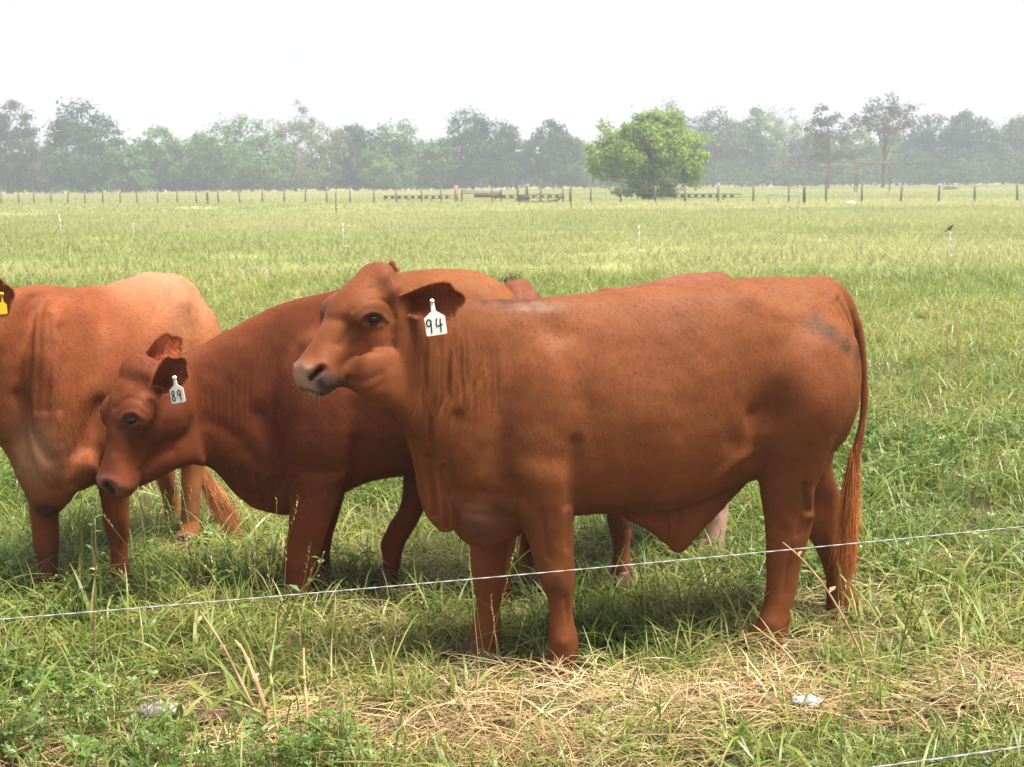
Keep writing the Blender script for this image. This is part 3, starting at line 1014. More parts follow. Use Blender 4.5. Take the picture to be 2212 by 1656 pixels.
def head_sculpt(V, N, M, sc=1.0, near_side=None):
    """eyelids, nostrils, mouth line, facial crest, in head coordinates; both sides"""
    Mi = np.linalg.inv(np.array(M)); H = warp_in((V @ Mi[:3, :3].T + Mi[:3, 3]) / sc)
    near = (H[:, 0] > -0.1) & (H[:, 0] < 0.56) & (np.abs(H[:, 1]) < 0.16) & (H[:, 2] > -0.34) & (H[:, 2] < 0.08)
    D = np.zeros(len(V))
    A = H.copy(); A[:, 1] = np.abs(A[:, 1])
    Q = A[near]
    d = np.zeros(len(Q))
    side = np.clip((Q[:, 1] - 0.015) / 0.02, 0, 1)
    def st(pts, w, dep, s=True):
        nonlocal d
        q, u = seg_dist(Q, pts)
        d += dep * np.exp(-(q / w) ** 2) * (side if s else 1)
    st([(0.150, 0.112, -0.062), (0.166, 0.108, -0.064)], 0.018, -0.012)                       # socket
    st([(0.126, 0.112, -0.052), (0.150, 0.116, -0.040), (0.178, 0.106, -0.050)], 0.0085, 0.006)  # upper lid
    st([(0.128, 0.110, -0.076), (0.152, 0.112, -0.084), (0.176, 0.104, -0.074)], 0.008, 0.0035)   # lower lid
    st([(0.120, 0.100, -0.018), (0.160, 0.100, -0.016)], 0.012, 0.004)
    st([(0.190, 0.098, -0.070), (0.225, 0.085, -0.085)], 0.013, -0.005)                      # tear trough
    st([(0.205, 0.088, -0.115), (0.270, 0.070, -0.110), (0.34, 0.06, -0.105)], 0.016, 0.004)  # facial crest
    st([(0.482, 0.040, -0.082), (0.468, 0.052, -0.070), (0.452, 0.060, -0.072)], 0.0105, -0.017)  # nostril
    st([(0.490, 0.028, -0.070), (0.470, 0.045, -0.056)], 0.009, 0.005)
    st([(0.505, 0.0, -0.130), (0.480, 0.045, -0.134), (0.440, 0.058, -0.134), (0.395, 0.058, -0.124), (0.355, 0.055, -0.112)], 0.0075, -0.009)  # mouth
    st([(0.425, 0.062, -0.112), (0.470, 0.055, -0.114)], 0.018, 0.004)
    st([(0.060, 0.100, -0.100), (0.110, 0.102, -0.110)], 0.03, -0.004)
    st([(0.03, 0.03, 0.02), (0.10, 0.03, 0.02)], 0.02, 0.003)
    if near_side: d = d * (Q[:, 1] * 0 + (H[near][:, 1] * near_side < 0.0))      # the seen side is carved on its own
    D[near] = d
    return V + N * (D * sc)[:, None], H


def ear_mesh(L=0.185, W=0.062, cup=0.042, th=0.010, flare=0.35):
    """leaf shaped cupped ear: x along the ear, y across, +z the open side"""
    nu, nv = 16, 13
    Vs = []
    for side in (0, 1):
        for i in range(nu):
            u = i / (nu - 1)
            w = W * np.interp(u, [0, 0.2, 0.5, 0.7, 0.84, 0.93, 0.98, 1.0], [0.60, 0.76, 0.96, 1.0, 0.98, 0.86, 0.66, 0.45])
            for j in range(nv):
                v = -1 + 2 * j / (nv - 1)
                c = cup * (1 - 0.72 * u) * (v * v)
                t = th * (1 - v * v * 0.75) * (1 - 0.5 * u)
                Vs.append((u * L - 0.02 * v * v * u, w * v * (1 - 0.18 * (1 - u) * abs(v)), c - 0.35 * cup * u * u - (t if side else 0)))
    F = []
    o = nu * nv
    for i in range(nu - 1):
        for j in range(nv - 1):
            a, b, c, d = i * nv + j, i * nv + j + 1, (i + 1) * nv + j + 1, (i + 1) * nv + j
            F.append((a, d, c, b)); F.append((o + a, o + b, o + c, o + d))
    rim = [i * nv for i in range(nu)] + [(nu - 1) * nv + j for j in range(1, nv)] + [i * nv + nv - 1 for i in range(nu - 2, -1, -1)] + [j for j in range(nv - 2, 0, -1)]
    for k in range(len(rim)):
        a, b = rim[k], rim[(k + 1) % len(rim)]
        F.append((a, b, o + b, o + a))
    return np.array(Vs), F, rim


def make_ear(parent, base, axis, opening, col, rng, L=0.185, W=0.062, fringe=1500, inner=0.9):
    ax = np.asarray(axis, float); ax /= np.linalg.norm(ax)
    op = np.asarray(opening, float); op -= ax * (op @ ax); op /= np.linalg.norm(op)
    yy = np.cross(op, ax)
    R = np.stack([ax, yy, op], 1)
    V, F, rim = ear_mesh(L, W)
    Wv = V @ R.T + np.asarray(base)
    o = mesh_obj("ear", Wv, F, M_COAT, parent)
    me = o.data
    n = len(V); C = np.ones((n, 4), np.float32); C[:, :3] = col
    half = n // 2
    C[:half, :3] *= np.array([inner, inner * 0.75, inner * 0.7])
    a = me.attributes.new('tint', 'FLOAT_COLOR', 'POINT'); a.data.foreach_set('color', C.ravel())
    # fringe along the rim and hair in the cup
    k = rng.integers(0, len(rim), fringe); t = rng.random(fringe)[:, None]
    ra = np.array(rim)
    rp = Wv[ra[k]] * (1 - t) + Wv[ra[(k + 1) % len(rim)]] * t
    cen = np.asarray(base) + ax * L * 0.45
    d = rp - cen; d /= np.linalg.norm(d, axis=1)[:, None]
    d = d * 0.8 + op * 0.35 + ax * 0.35 + rng.normal(0, 0.25, d.shape)
    tint = np.array((0.50, 0.19, 0.065)) * rng.uniform(0.6, 1.3, (fringe, 1))  # brighter than the coat: backlit rim glow put into the hair colour
    h = hair_curves("ear_fringe", rp, d, rng.uniform(0.005, 0.014, fringe), 0.0004, tint, o, 4, 0.15)
    h['kind'] = 'stuff'
    m = 700
    i = rng.integers(0, half, m)
    d2 = op * 0.6 + ax * 0.7 + rng.normal(0, 0.3, (m, 3))
    h2 = hair_curves("ear_hair", Wv[i], d2, rng.uniform(0.008, 0.022, m), 0.0007, np.array(col) * inner * rng.uniform(0.7, 1.6, (m, 1)), o, 4, 0.2)
    h2['kind'] = 'stuff'
    return o, R


DIGITS = {
    '9': [[(0.62, 0.86), (0.40, 0.97), (0.16, 0.86), (0.10, 0.64), (0.26, 0.50), (0.48, 0.56), (0.64, 0.80)], [(0.64, 0.88), (0.60, 0.5), (0.54, 0.0)]],
    '4': [[(0.22, 0.98), (0.10, 0.46), (0.80, 0.52)], [(0.62, 0.94), (0.56, 0.5), (0.54, 0.0)]],
    '8': [[(0.66, 0.86), (0.44, 0.99), (0.22, 0.86), (0.30, 0.64), (0.54, 0.46), (0.66, 0.22), (0.46, 0.01), (0.20, 0.12), (0.22, 0.34), (0.46, 0.54), (0.66, 0.74), (0.66, 0.86)]],
}


def catmull(pts, k=6):
    pts = [np.asarray(p, float) for p in pts]
    if len(pts) < 3: return pts
    o = []
    for i in range(len(pts) - 1):
        p0, p1, p2, p3 = pts[max(i - 1, 0)], pts[i], pts[i + 1], pts[min(i + 2, len(pts) - 1)]
        for j in range(k):
            t = j / k
            o.append(0.5 * (2 * p1 + (p2 - p0) * t + (2 * p0 - 5 * p1 + 4 * p2 - p3) * t * t + (3 * p1 - p0 - 3 * p2 + p3) * t ** 3))
    o.append(pts[-1])
    return o


def make_tag(parent, top, down, face, text, w, h, mat, stem, label):
    """ear tag: pentagon plate hung from a stem; writing in raised ink strokes"""
    dn = np.asarray(down, float); dn /= np.linalg.norm(dn)
    fc = np.asarray(face, float); fc -= dn * (fc @ dn); fc /= np.linalg.norm(fc)
    rt = np.cross(fc, dn)                      # reading direction
    top = np.asarray(top, float)
    S = lambda x, y, z=0: top + rt * x + dn * y + fc * z
    sh = h * 0.26
    out = [(-0.10 * w, 0), (0.10 * w, 0), (0.47 * w, sh * 0.92), (0.5 * w, sh * 1.1), (0.5 * w, sh + h * 0.70), (0.44 * w, sh + h * 0.74), (-0.44 * w, sh + h * 0.74), (-0.5 * w, sh + h * 0.70), (-0.5 * w, sh * 1.1), (-0.47 * w, sh * 0.92)]
    t = 0.0016
    V = [S(x, y, t) for x, y in out] + [S(x, y, -t) for x, y in out]
    n = len(out)
    F = [tuple(range(n))[::-1], tuple(range(n, 2 * n))] + [(i, (i + 1) % n, n + (i + 1) % n, n + i) for i in range(n)]
    b = len(V)
    sw = 0.085 * w
    V += [S(-sw, -stem, t), S(sw, -stem, t), S(sw * 1.3, 0.001, t * 1.2), S(-sw * 1.3, 0.001, t * 1.2), S(-sw, -stem, -t), S(sw, -stem, -t), S(sw * 1.3, 0.001, -t * 1.2), S(-sw * 1.3, 0.001, -t * 1.2)]
    F += [(b, b + 3, b + 2, b + 1), (b + 4, b + 5, b + 6, b + 7), (b, b + 1, b + 5, b + 4), (b + 1, b + 2, b + 6, b + 5), (b + 3, b, b + 4, b + 7)]
    o = mesh_obj("ear_tag", V, F, mat, parent, smooth=False)
    o['label'] = label
    btn = MB().tube([S(0, -stem - 0.002, -0.004), S(0, -stem - 0.002, 0.006)], [0.008, 0.007], 10)
    btn.build("tag_button", mat, o)
    ch_h, ch_w = h * 0.58, w * 0.42
    mb = MB()
    for i, c in enumerate(text):
        for st in DIGITS[c]:
            pts = catmull(st)
            x0 = -0.46 * w + i * w * 0.46
            mb.tube([S(x0 + p[0] * ch_w, sh * 0.95 + h * 0.06 + (1 - p[1]) * ch_h, t + 0.0004) for p in pts], 0.0022, 6)
    if text:
        mb.build("number_" + {'94': 'ninety_four', '89': 'eighty_nine'}[text], M_INK, o)
    return o


def make_eyes(parent, M, sc=1.0, at_=None):
    M = np.array(M)
    for s in (-1, 1):
        if at_ is not None and s == 1:
            p, nn = at_
            v, f = blob(p - nn * 0.004, np.array((0.0205, 0.0150, 0.0125)) * sc)
            mesh_obj("eye", v, f, M_EYE, parent)
            continue
        c = (np.array((0.154, s * 0.0915, -0.064)) * sc) @ M[:3, :3].T + M[:3, 3]
        v, f = blob(c, np.array((0.0200, 0.0165, 0.0145)) * sc, M[:3, :3])
        mesh_obj("eye", v, f, M_EYE, parent)


def head_matrix(pos, fwd, roll=0.0):
    f = Vector(fwd).normalized()
    s = Vector((0, 0, 1)).cross(f).normalized()       # lateral (head's left)
    u = f.cross(s).normalized()
    M = Matrix(((f.x, s.x, u.x, pos[0]), (f.y, s.y, u.y, pos[1]), (f.z, s.z, u.z, pos[2]), (0, 0, 0, 1)))
    if roll: M = M @ Matrix.Rotation(roll, 4, 'X')
    return M


def paint(me, V, base, H=None, M=None, extra=None, muzzle=(0.30, 0.15, 0.10), dark_lip=True, near_side=None):
    n = len(V)
    C = np.ones((n, 4), np.float32)
    v = 1 + 0.10 * vnoise(V, 2.2, 8) + 0.07 * vnoise(V, 9, 9)
    C[:, :3] = np.array(base)[None] * v[:, None]
    def mixc(mask, col):
        C[:, :3] = C[:, :3] * (1 - mask[:, None]) + np.array(col)[None] * mask[:, None]
    if H is not None:
        g = lambda c, r: np.exp(-(((H - np.array(c)) / np.array(r)) ** 2).sum(1))
        A = H.copy(); A[:, 1] = np.abs(A[:, 1])
        if near_side: A[H[:, 1] * near_side > 0, 0] += 9
        ga = lambda c, r: np.exp(-(((A - np.array(c)) / np.array(r)) ** 2).sum(1))
        mixc(np.clip(1.3 * g((0.50, 0, -0.10), (0.035, 0.07, 0.045)), 0, 0.85), muzzle)       # bare nose pad
        if dark_lip:
            mixc(np.clip(1.5 * ga((0.425, 0.065, -0.135), (0.045, 0.04, 0.022)), 0, 0.85), (0.045, 0.026, 0.026))
        mixc(np.clip(1.4 * ga((0.468, 0.054, -0.074), (0.013, 0.02, 0.012)), 0, 0.9), (0.02, 0.01, 0.01))
        mixc(np.clip(1.2 * ga((0.154, 0.108, -0.063), (0.022, 0.03, 0.019)), 0, 0.8), (0.05, 0.022, 0.018))
    if extra: extra(C, mixc)
    a = me.attributes.get('tint') or me.attributes.new('tint', 'FLOAT_COLOR', 'POINT')
    a.data.foreach_set('color', C.ravel())
    return C


def px_gauss(V, pl, px, py, t, rx, ry):
    U = frame_coords(V, pl); c = pl.p(px, py, t) - pl.o
    return np.exp(-((U[:, 0] - c @ pl.e) / rx) ** 2 - ((U[:, 2 - 1] - c[2]) / ry) ** 2) * (U[:, 2] * np.sign(t if t else 1) > -0.05)


def hoof(parent, c, fwd, size=0.055):
    """cloven hoof: two claws"""
    f = Vector((fwd[0], fwd[1], 0)).normalized(); s = Vector((0, 0, 1)).cross(f)
    for k in (-1, 1):
        ctr = Vector(c) + s * (k * size * 0.42)
        rings = []
        for z, l0, l1, w in ((0.0, -0.55, 1.25, 0.40), (0.02, -0.55, 1.15, 0.41), (0.045, -0.5, 0.85, 0.38), (0.07, -0.42, 0.55, 0.33)):
            A = ctr + f * (l1 * size); B = ctr + f * (l0 * size)
            A.z = B.z = c[2] + z
            rings.append(ring3(A, B, s, w * size, 2.4))
        v, fc = loft(rings, 2)
        mesh_obj("hoof", v, fc, M_HOOF, parent)


def finish(root_name, body, base, label, group):
    """empty at the animal's base that carries the skin"""
    r = empty(root_name, base)
    tag(r, label, 'cow', group)
    return r


def reparent(o, r):
    o.parent = r
    o.matrix_parent_inverse = Matrix.Translation(-Vector(r.location))


HERD = "red-brown cattle standing in the pasture"
COATC = (0.134, 0.0368, 0.0122)

# ---------------------------------------------------------------- the big bull with tag 94
def legs_rings(pl, rows, t, wr):
    """rows: (y, front x, back x); wr: half widths"""
    out = []
    for (y, a, b), w in zip(rows, wr):
        tt = t if not isinstance(t, (list, tuple)) else t[len(out)]
        out.append(ring3(pl.p(a, y, tt), pl.p(b, y, tt), pl.n, w, 2.15))
    return out


P94 = Plane((0.04, 5.18), 16.8)


def bull_tubes(pl):
    T = {}
    rows = [  # x, top, bottom, half width, exponent, top factor, bottom factor
        (1832, 745, 850, 0.085, 2.2, 1, 1), (1818, 684, 905, 0.165, 2.2, 0.9, 0.9), (1795, 617, 960, 0.225, 2.3, 0.72, 0.9),
        (1735, 600, 1000, 0.262, 2.35, 0.70, 0.85), (1650, 598, 1020, 0.282, 2.35, 0.74, 0.8), (1565, 603, 1050, 0.292, 2.3, 0.74, 0.8),
        (1480, 610, 1086, 0.312, 2.25, 0.72, 0.84), (1390, 618, 1106, 0.325, 2.2, 0.68, 0.86), (1300, 628, 1106, 0.318, 2.2, 0.60, 0.86),
        (1210, 637, 1112, 0.292, 2.2, 0.52, 0.86), (1130, 643, 1130, 0.268, 2.2, 0.46, 0.82), (1065, 643, 1140, 0.240, 2.2, 0.42, 0.72),
        (1005, 655, 1135, 0.205, 2.2, 0.45, 0.60), (960, 700, 1110, 0.160, 2.2, 0.6, 0.55), (925, 780, 1050, 0.10, 2.2, 0.8, 0.6)]
    T['torso'] = [ring3(pl.p(x, a, 0), pl.p(x, b, 0), pl.n, w, e, tw, bw) for x, a, b, w, e, tw, bw in rows]
    for nm, sg in (('shoulder', 1), ('shoulder_far', -1)):
        T[nm] = blob_rings(pl.o + pl.e * 0.06 + pl.n * (0.105 * sg) + np.array((0, 0, 0.83)), (0.32, 0.185, 0.112), np.stack([np.array((0.12, 0, 0.99)) @ np.eye(3), pl.e, pl.n], 1))
    T['front_near'] = legs_rings(pl, [(930, 1130, 1225), (1010, 1100, 1243), (1060, 1112, 1240), (1105, 1119, 1237), (1150, 1133, 1236), (1200, 1151, 1237), (1235, 1160, 1240), (1262, 1168, 1239), (1295, 1183, 1237), (1335, 1187, 1238), (1368, 1185, 1247), (1396, 1184, 1250), (1430, 1184, 1240), (1466, 1178, 1244)],
                                 [0.13, 0.138, 0.138, 0.135, 0.13, 0.125, 0.122, 0.12, 0.118, 0.116, 0.115, 0.115, 0.115, 0.115],
                                 [0.04, 0.085, 0.078, 0.070, 0.062, 0.054, 0.053, 0.050, 0.040, 0.038, 0.047, 0.048, 0.044, 0.050])
    T['front_far'] = legs_rings(pl, [(930, 1010, 1110), (1010, 985, 1125), (1060, 1000, 1118), (1105, 1010, 1110), (1150, 1015, 1104), (1200, 1016, 1095), (1235, 1018, 1090), (1262, 1022, 1086), (1295, 1028, 1081), (1330, 1025, 1080), (1358, 1018, 1081), (1388, 1013, 1076), (1418, 1008, 1068), (1446, 1002, 1068)],
                                [-0.15, -0.155, -0.148, -0.138, -0.13, -0.125, -0.122, -0.12, -0.118, -0.116, -0.115, -0.115, -0.115, -0.115],
                                [0.04, 0.085, 0.078, 0.070, 0.062, 0.054, 0.053, 0.050, 0.040, 0.038, 0.047, 0.048, 0.044, 0.050])
    T['hind_near'] = legs_rings(pl, [(660, 1720, 1780), (700, 1690, 1815), (750, 1660, 1830), (820, 1640, 1835), (890, 1636, 1820), (950, 1638, 1793), (1000, 1640, 1776), (1050, 1644, 1757), (1090, 1649, 1752), (1120, 1652, 1754), (1160, 1655, 1745), (1200, 1655, 1731), (1250, 1655, 1722), (1300, 1651, 1712), (1338, 1638, 1703), (1366, 1626, 1701), (1396, 1614, 1693), (1424, 1604, 1688)],
                                [0.10, 0.12, 0.14, 0.150, 0.155, 0.155, 0.150, 0.145, 0.138, 0.132, 0.128, 0.124, 0.12, 0.118, 0.118, 0.118, 0.118, 0.118],
                                [0.03, 0.08, 0.115, 0.132, 0.130, 0.115, 0.094, 0.076, 0.062, 0.054, 0.048, 0.044, 0.040, 0.042, 0.047, 0.049, 0.046, 0.052])
    T['hind_far'] = legs_rings(pl, [(660, 1690, 1750), (700, 1670, 1785), (750, 1640, 1806), (820, 1640, 1815), (890, 1660, 1815), (950, 1680, 1800), (1000, 1700, 1790), (1050, 1712, 1806), (1085, 1718, 1817), (1115, 1722, 1818), (1150, 1740, 1814), (1190, 1765, 1818), (1230, 1780, 1828), (1265, 1786, 1842), (1296, 1786, 1854), (1326, 1782, 1858), (1354, 1776, 1862)],
                               [-0.10, -0.12, -0.14, -0.150, -0.155, -0.155, -0.150, -0.145, -0.138, -0.132, -0.128, -0.124, -0.12, -0.118, -0.118, -0.118, -0.118],
                               [0.03, 0.08, 0.115, 0.132, 0.130, 0.115, 0.094, 0.076, 0.062, 0.054, 0.048, 0.044, 0.041, 0.044, 0.047, 0.046, 0.052])
    T['sheath'] = [ring3(pl.p(x, a, 0), pl.p(x, b, 0), pl.n, w, 2.0, 1.0, 0.7) for x, a, b, w in
                   ((1640, 985, 1012, 0.03), (1590, 1010, 1065, 0.045), (1545, 1030, 1112, 0.055), (1505, 1050, 1155, 0.058), (1468, 1065, 1195, 0.052), (1438, 1075, 1176, 0.046), (1400, 1080, 1146, 0.04), (1350, 1085, 1120, 0.03))]
    T['tail'] = [ring3(pl.p(ax, ay, 0.0), pl.p(bx, by, 0.0), pl.n, w, 2.1) for ax, ay, bx, by, w in
                 ((1740, 598, 1750, 650, 0.05), (1785, 594, 1775, 660, 0.05), (1824, 618, 1797, 655, 0.043), (1850, 664, 1818, 684, 0.036), (1866, 720, 1839, 730, 0.028), (1875, 790, 1852, 792, 0.021), (1877, 860, 1855, 858, 0.018), (1870, 930, 1848, 926, 0.018), (1858, 985, 1834, 980, 0.020), (1852, 1040, 1830, 1036, 0.018), (1846, 1100, 1830, 1098, 0.013))]
    return T


def bull_neck(pl):
    return {
        'neck': [ring3(pl.p(ax, ay, t), pl.p(bx, by, t), pl.n, w, 2.2, tw, bw) for ax, ay, bx, by, t, w, tw, bw in
                 ((1075, 645, 1010, 1110, 0.0, 0.215, 0.5, 0.8), (1010, 643, 950, 1050, 0.02, 0.185, 0.55, 0.75), (955, 640, 905, 975, 0.05, 0.160, 0.6, 0.7),
                  (905, 632, 868, 920, 0.09, 0.138, 0.65, 0.7), (872, 610, 842, 890, 0.13, 0.118, 0.7, 0.75), (848, 604, 830, 850, 0.13, 0.080, 0.75, 0.8), (832, 640, 818, 790, 0.11, 0.02, 0.8, 0.8))],
        'throat': [ring3(pl.p(ax, ay, t), pl.p(bx, by, t), pl.n, w, 2.2, .8, .8) for ax, ay, bx, by, t, w in
                   ((722, 800, 722, 836, .225, .015), (752, 785, 748, 838, .225, .028), (790, 765, 772, 852, .25, .05), (812, 760, 802, 872, .23, .065), (838, 755, 834, 888, .20, .08), (866, 750, 862, 915, .15, .09), (890, 760, 885, 945, .10, .09))],
        'dewlap': [ring3(pl.p(ax, ay, 0.05), pl.p(bx, by, 0.05), pl.n, w, 2.0, 1.0, 0.5) for ax, ay, bx, by, w in
                   ((880, 850, 848, 885, 0.03), (915, 900, 868, 935, 0.045), (945, 960, 888, 1000, 0.05), (975, 1020, 897, 1050, 0.055), (1000, 1050, 914, 1106, 0.05), (1015, 1060, 952, 1150, 0.036), (1020, 1070, 990, 1140, 0.028))],
        'brisket': [ring3(pl.p(ax, ay, 0.03), pl.p(bx, by, 0.03), pl.n, w, 2.2, 1.0, 0.75) for ax, ay, bx, by, w in
                    ((968, 1095, 978, 1135, 0.04), (985, 1062, 992, 1160, 0.07), (1020, 1050, 1020, 1178, 0.085), (1065, 1050, 1065, 1180, 0.09), (1110, 1060, 1112, 1158, 0.09), (1150, 1060, 1160, 1128, 0.08))],
    }


def neck_folds(rng):
    S = []
    for i in range(24):
        x = 900 + i * 7.6 + rng.uniform(-3, 3)
        y0, y1 = rng.uniform(665, 730), rng.uniform(840, 960)
        b = rng.uniform(-22, -4)
        S.append(([(x, y0), (x + 3, y0 + (y1 - y0) * .35), (x + 1, y0 + (y1 - y0) * .7), (x + b, y1)], 0.16, rng.uniform(0.0046, 0.0062), -rng.uniform(0.004, 0.0085)))
    for p in ([(1003, 730), (1003, 780), (998, 830), (980, 915)], [(978, 760), (972, 810), (966, 855), (944, 910)], [(940, 850), (930, 900), (934, 950), (955, 1010)], [(918, 727), (916, 811), (907, 890)]):
        S.append((p, 0.16, 0.0070, -0.0125))
    return S


rng = np.random.default_rng(94)
T94 = bull_tubes(P94)
N94 = bull_neck(P94)
HM94 = head_matrix((at(799, 4.92), 4.92, zat(799, 585, 4.92)), (-0.555, -0.54, -0.585))
shells = [loft(r) for r in T94.values()] + [loft(r) for r in N94.values()] + head_shells(HM94, 1.02)
b94 = fuse("body", shells, 0.0065, 16, M_COAT, soft_body(HM94), 45)
V, N = get_vn(b94.data)
V = sculpt(V, N, P94, [
    ([(1663, 885)], 0.24, 0.075, -0.024), ([(1630, 900), (1640, 990)], 0.22, 0.035, -0.015), ([(1720, 800), (1760, 860)], 0.24, 0.10, 0.016),
    ([(1252, 960), (1246, 1020), (1242, 1095)], 0.25, 0.026, -0.014), ([(1222, 715), (1245, 770), (1262, 860)], 0.27, 0.045, -0.010),
    ([(1150, 1000), (1190, 960)], 0.25, 0.07, 0.006), ([(1110, 1040), (1135, 1090)], 0.18, 0.022, -0.012),
    ([(1785, 640), (1830, 720)], 0.1, 0.03, -0.008), ([(1800, 645), (1836, 725), (1846, 800)], 0.06, 0.011, -0.014), ([(1640, 640)], 0.22, 0.05, 0.012), ([(1700, 640), (1750, 650)], 0.2, 0.04, -0.008),
    ([(1550, 1045), (1600, 1000), (1638, 985)], 0.25, 0.022, 0.006), ([(1600, 960)], 0.25, 0.05, -0.012),
    ([(990, 900), (968, 990), (985, 1075)], 0.15, 0.022, -0.013), ([(985, 1062), (1040, 1062), (1110, 1070)], 0.12, 0.020, -0.007), ([(1000, 1108), (1060, 1114), (1125, 1118)], 0.12, 0.014, -0.003), ([(922, 985), (930, 1040), (938, 1112)], 0.08, 0.013, -0.013), ([(950, 1010), (955, 1070), (966, 1140)], 0.08, 0.011, -0.012), ([(975, 1085), (985, 1130), (1000, 1165)], .08, .012, -.010),
    ([(1175, 1250), (1190, 1265)], 0.16, 0.018, 0.006), ([(1215, 1290)], 0.16, 0.02, -0.004),
    ([(1735, 1060), (1748, 1110)], 0.16, 0.02, 0.006), ([(1725, 1090), (1715, 1150)], 0.16, 0.012, -0.006),
    ([(1224, 1280), (1226, 1320), (1226, 1365)], .16, .0085, -.007), ([(1196, 1238)], .16, .03, .007), ([(1216, 1386)], .16, .022, .006), ([(1162, 1100), (1172, 1150), (1182, 1200)], .17, .0125, -.006), ([(1225, 1110), (1222, 1180)], .17, .013, -.005),
    ([(1746, 1112)], .17, .02, .007), ([(1722, 1040), (1730, 1075), (1740, 1100)], .17, .0125, -.012), ([(1712, 1150), (1702, 1220), (1692, 1300)], .17, .0085, -.007), ([(1668, 1348)], .17, .022, .005), ([(1665, 1090), (1700, 1128)], .17, .02, .004),
    ([(1472, 1105), (1470, 1140), (1462, 1180)], .06, .010, -.010), ([(1440, 1095), (1444, 1130), (1450, 1170)], .06, .010, -.009), ([(1505, 1080), (1500, 1130)], .06, .012, -.008),
    ([(1400, 640), (1520, 640)], 0.2, 0.05, 0.006), ([(1350, 850), (1400, 900)], 0.3, 0.12, 0.010)], 1)
b94.data.vertices.foreach_set('co', V.astype(np.float32).ravel()); b94.data.update()
V, N = get_vn(b94.data)
V = sculpt(V, N, P94, neck_folds(rng), 1)
set_v(b94.data, V); V, N = get_vn(b94.data)
V, H = head_sculpt(V, N, HM94, 1.02, 1)
set_v(b94.data, V); V, N = get_vn(b94.data)
S94 = head_sel(V, HM94)
V = carve(V, N, S94, [
    ([(803, 691)], 26, -.006), ([(803, 691)], 13, -.008), ([(774, 698), (786, 683), (804, 676), (824, 681), (836, 694)], 5, .006), ([(778, 703), (800, 709), (824, 704)], 4.5, .0035),
    ([(762, 672), (785, 652), (815, 646), (842, 660), (852, 690)], 5, -.0035), ([(745, 655), (770, 632), (805, 622)], 5, -.0025), ([(770, 706), (750, 722), (735, 745)], 8, -.006), ([(740, 700), (722, 740)], 14, -.005),
    ([(702, 690), (735, 690)], 10, -.004), ([(720, 640)], 30, .004), ([(842, 720), (850, 790)], 14, -.003),
    ([(672, 816), (682, 808), (693, 798)], 7, -.018), ([(664, 800), (684, 788), (704, 790), (712, 808), (702, 832)], 8, .005), ([(655, 790), (670, 780)], 9, .003),
    ([(644, 836), (667, 841), (690, 848), (722, 850), (742, 838), (750, 818)], 4, -.007), ([(750, 817), (784, 825), (823, 808)], 9, -.0035), ([(752, 838), (790, 848), (826, 828)], 9, -.003),
    ([(716, 828)], 22, .006), ([(790, 770), (830, 760)], 26, .006), ([(760, 760), (700, 790)], 14, .003)])
V = V + N * (0.0016 * vnoise(V, 22, 1) + 0.0015 * vnoise(V, 7, 2))[:, None]
set_v(b94.data, V)


def stain94(C, mixc):
    m = px_gauss(V, P94, 1760, 695, 0.2, 0.045, 0.028) * 0.6 + px_gauss(V, P94, 1790, 718, 0.2, 0.045, 0.028) * 0.8 + px_gauss(V, P94, 1818, 745, 0.18, 0.04, 0.028) * 1.0 + px_gauss(V, P94, 1840, 765, 0.1, 0.03, 0.03) * 1.0
    m *= np.clip(0.9 + 0.7 * vnoise(V, 28, 4), 0.2, 1)
    mixc(np.clip(m * 1.3, 0, 0.88), (0.050, 0.024, 0.014))
    mixc(np.clip(.9 * px_gauss(V, P94, 1105, 650, 0.05, 0.15, 0.022) * (.7 + .6 * vnoise(V, 30, 6)), 0, .75), (0.035, 0.014, 0.012))
    mixc(np.clip(0.7 * px_gauss(V, P94, 1190, 1258, 0.12, 0.022, 0.028), 0, 0.6), (0.05, 0.022, 0.016))
    mixc(np.clip(0.35 * px_gauss(V, P94, 1175, 668, 0.1, 0.09, 0.018) * (0.6 + 0.6 * vnoise(V, 40, 3)), 0, 0.5), (0.30, 0.22, 0.20))  # pale gloss highlight on the withers, painted into the coat
    m = np.clip(vnoise(V, 60, 7) - 0.84, 0, 1) * 4
    mixc(np.clip(m, 0, 0.5), (0.05, 0.025, 0.02))
    mixc(np.clip(1.0 * px_gauss(V, P94, 1055, 1130, .12, .12, .07) + .5 * px_gauss(V, P94, 1300, 1095, .1, .30, .03), 0, .6) * np.clip(.8 + .5 * vnoise(V, 14, 5), 0, 1), (.050, .020, .013))  # brisket dirt and damp with underside shade painted in; belly strip is painted shade
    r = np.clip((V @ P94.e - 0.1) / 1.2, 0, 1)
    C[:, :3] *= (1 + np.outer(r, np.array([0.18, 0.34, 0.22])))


PX94 = [(spot(V, N, S94, [(655, 808), (662, 822), (672, 832)], 19), (.40, .23, .17), 1.1, .85), (spot(V, N, S94, [(702, 826), (728, 830)], 19), (.040, .024, .026), 1.4, .9),
        (spot(V, N, S94, [(672, 817), (683, 808), (693, 798)], 7), (.012, .006, .006), 1.6, .95), (spot(V, N, S94, [(790, 692), (815, 691)], 15), (.05, .022, .018), 1.0, .7),
        (spot(V, N, S94, [(644, 838), (667, 842), (690, 849), (722, 851)], 3.5), (.02, .012, .012), 1.0, .8)]


def stain_shading94b(C, mixc):
    stain94(C, mixc)
    for mk, c, k, mx in PX94: mixc(np.clip(mk * k, 0, mx), c)


paint(b94.data, V, COATC, H, HM94, stain_shading94b, (0.34, 0.19, 0.14), True, 1)
cow94 = finish("bull", b94, tuple(P94.p(1440, 1400)[:2]) + (0.0,), "large red-brown bull in profile nearest the fence wire, white ear tag 94", HERD)
b94.parent = cow94


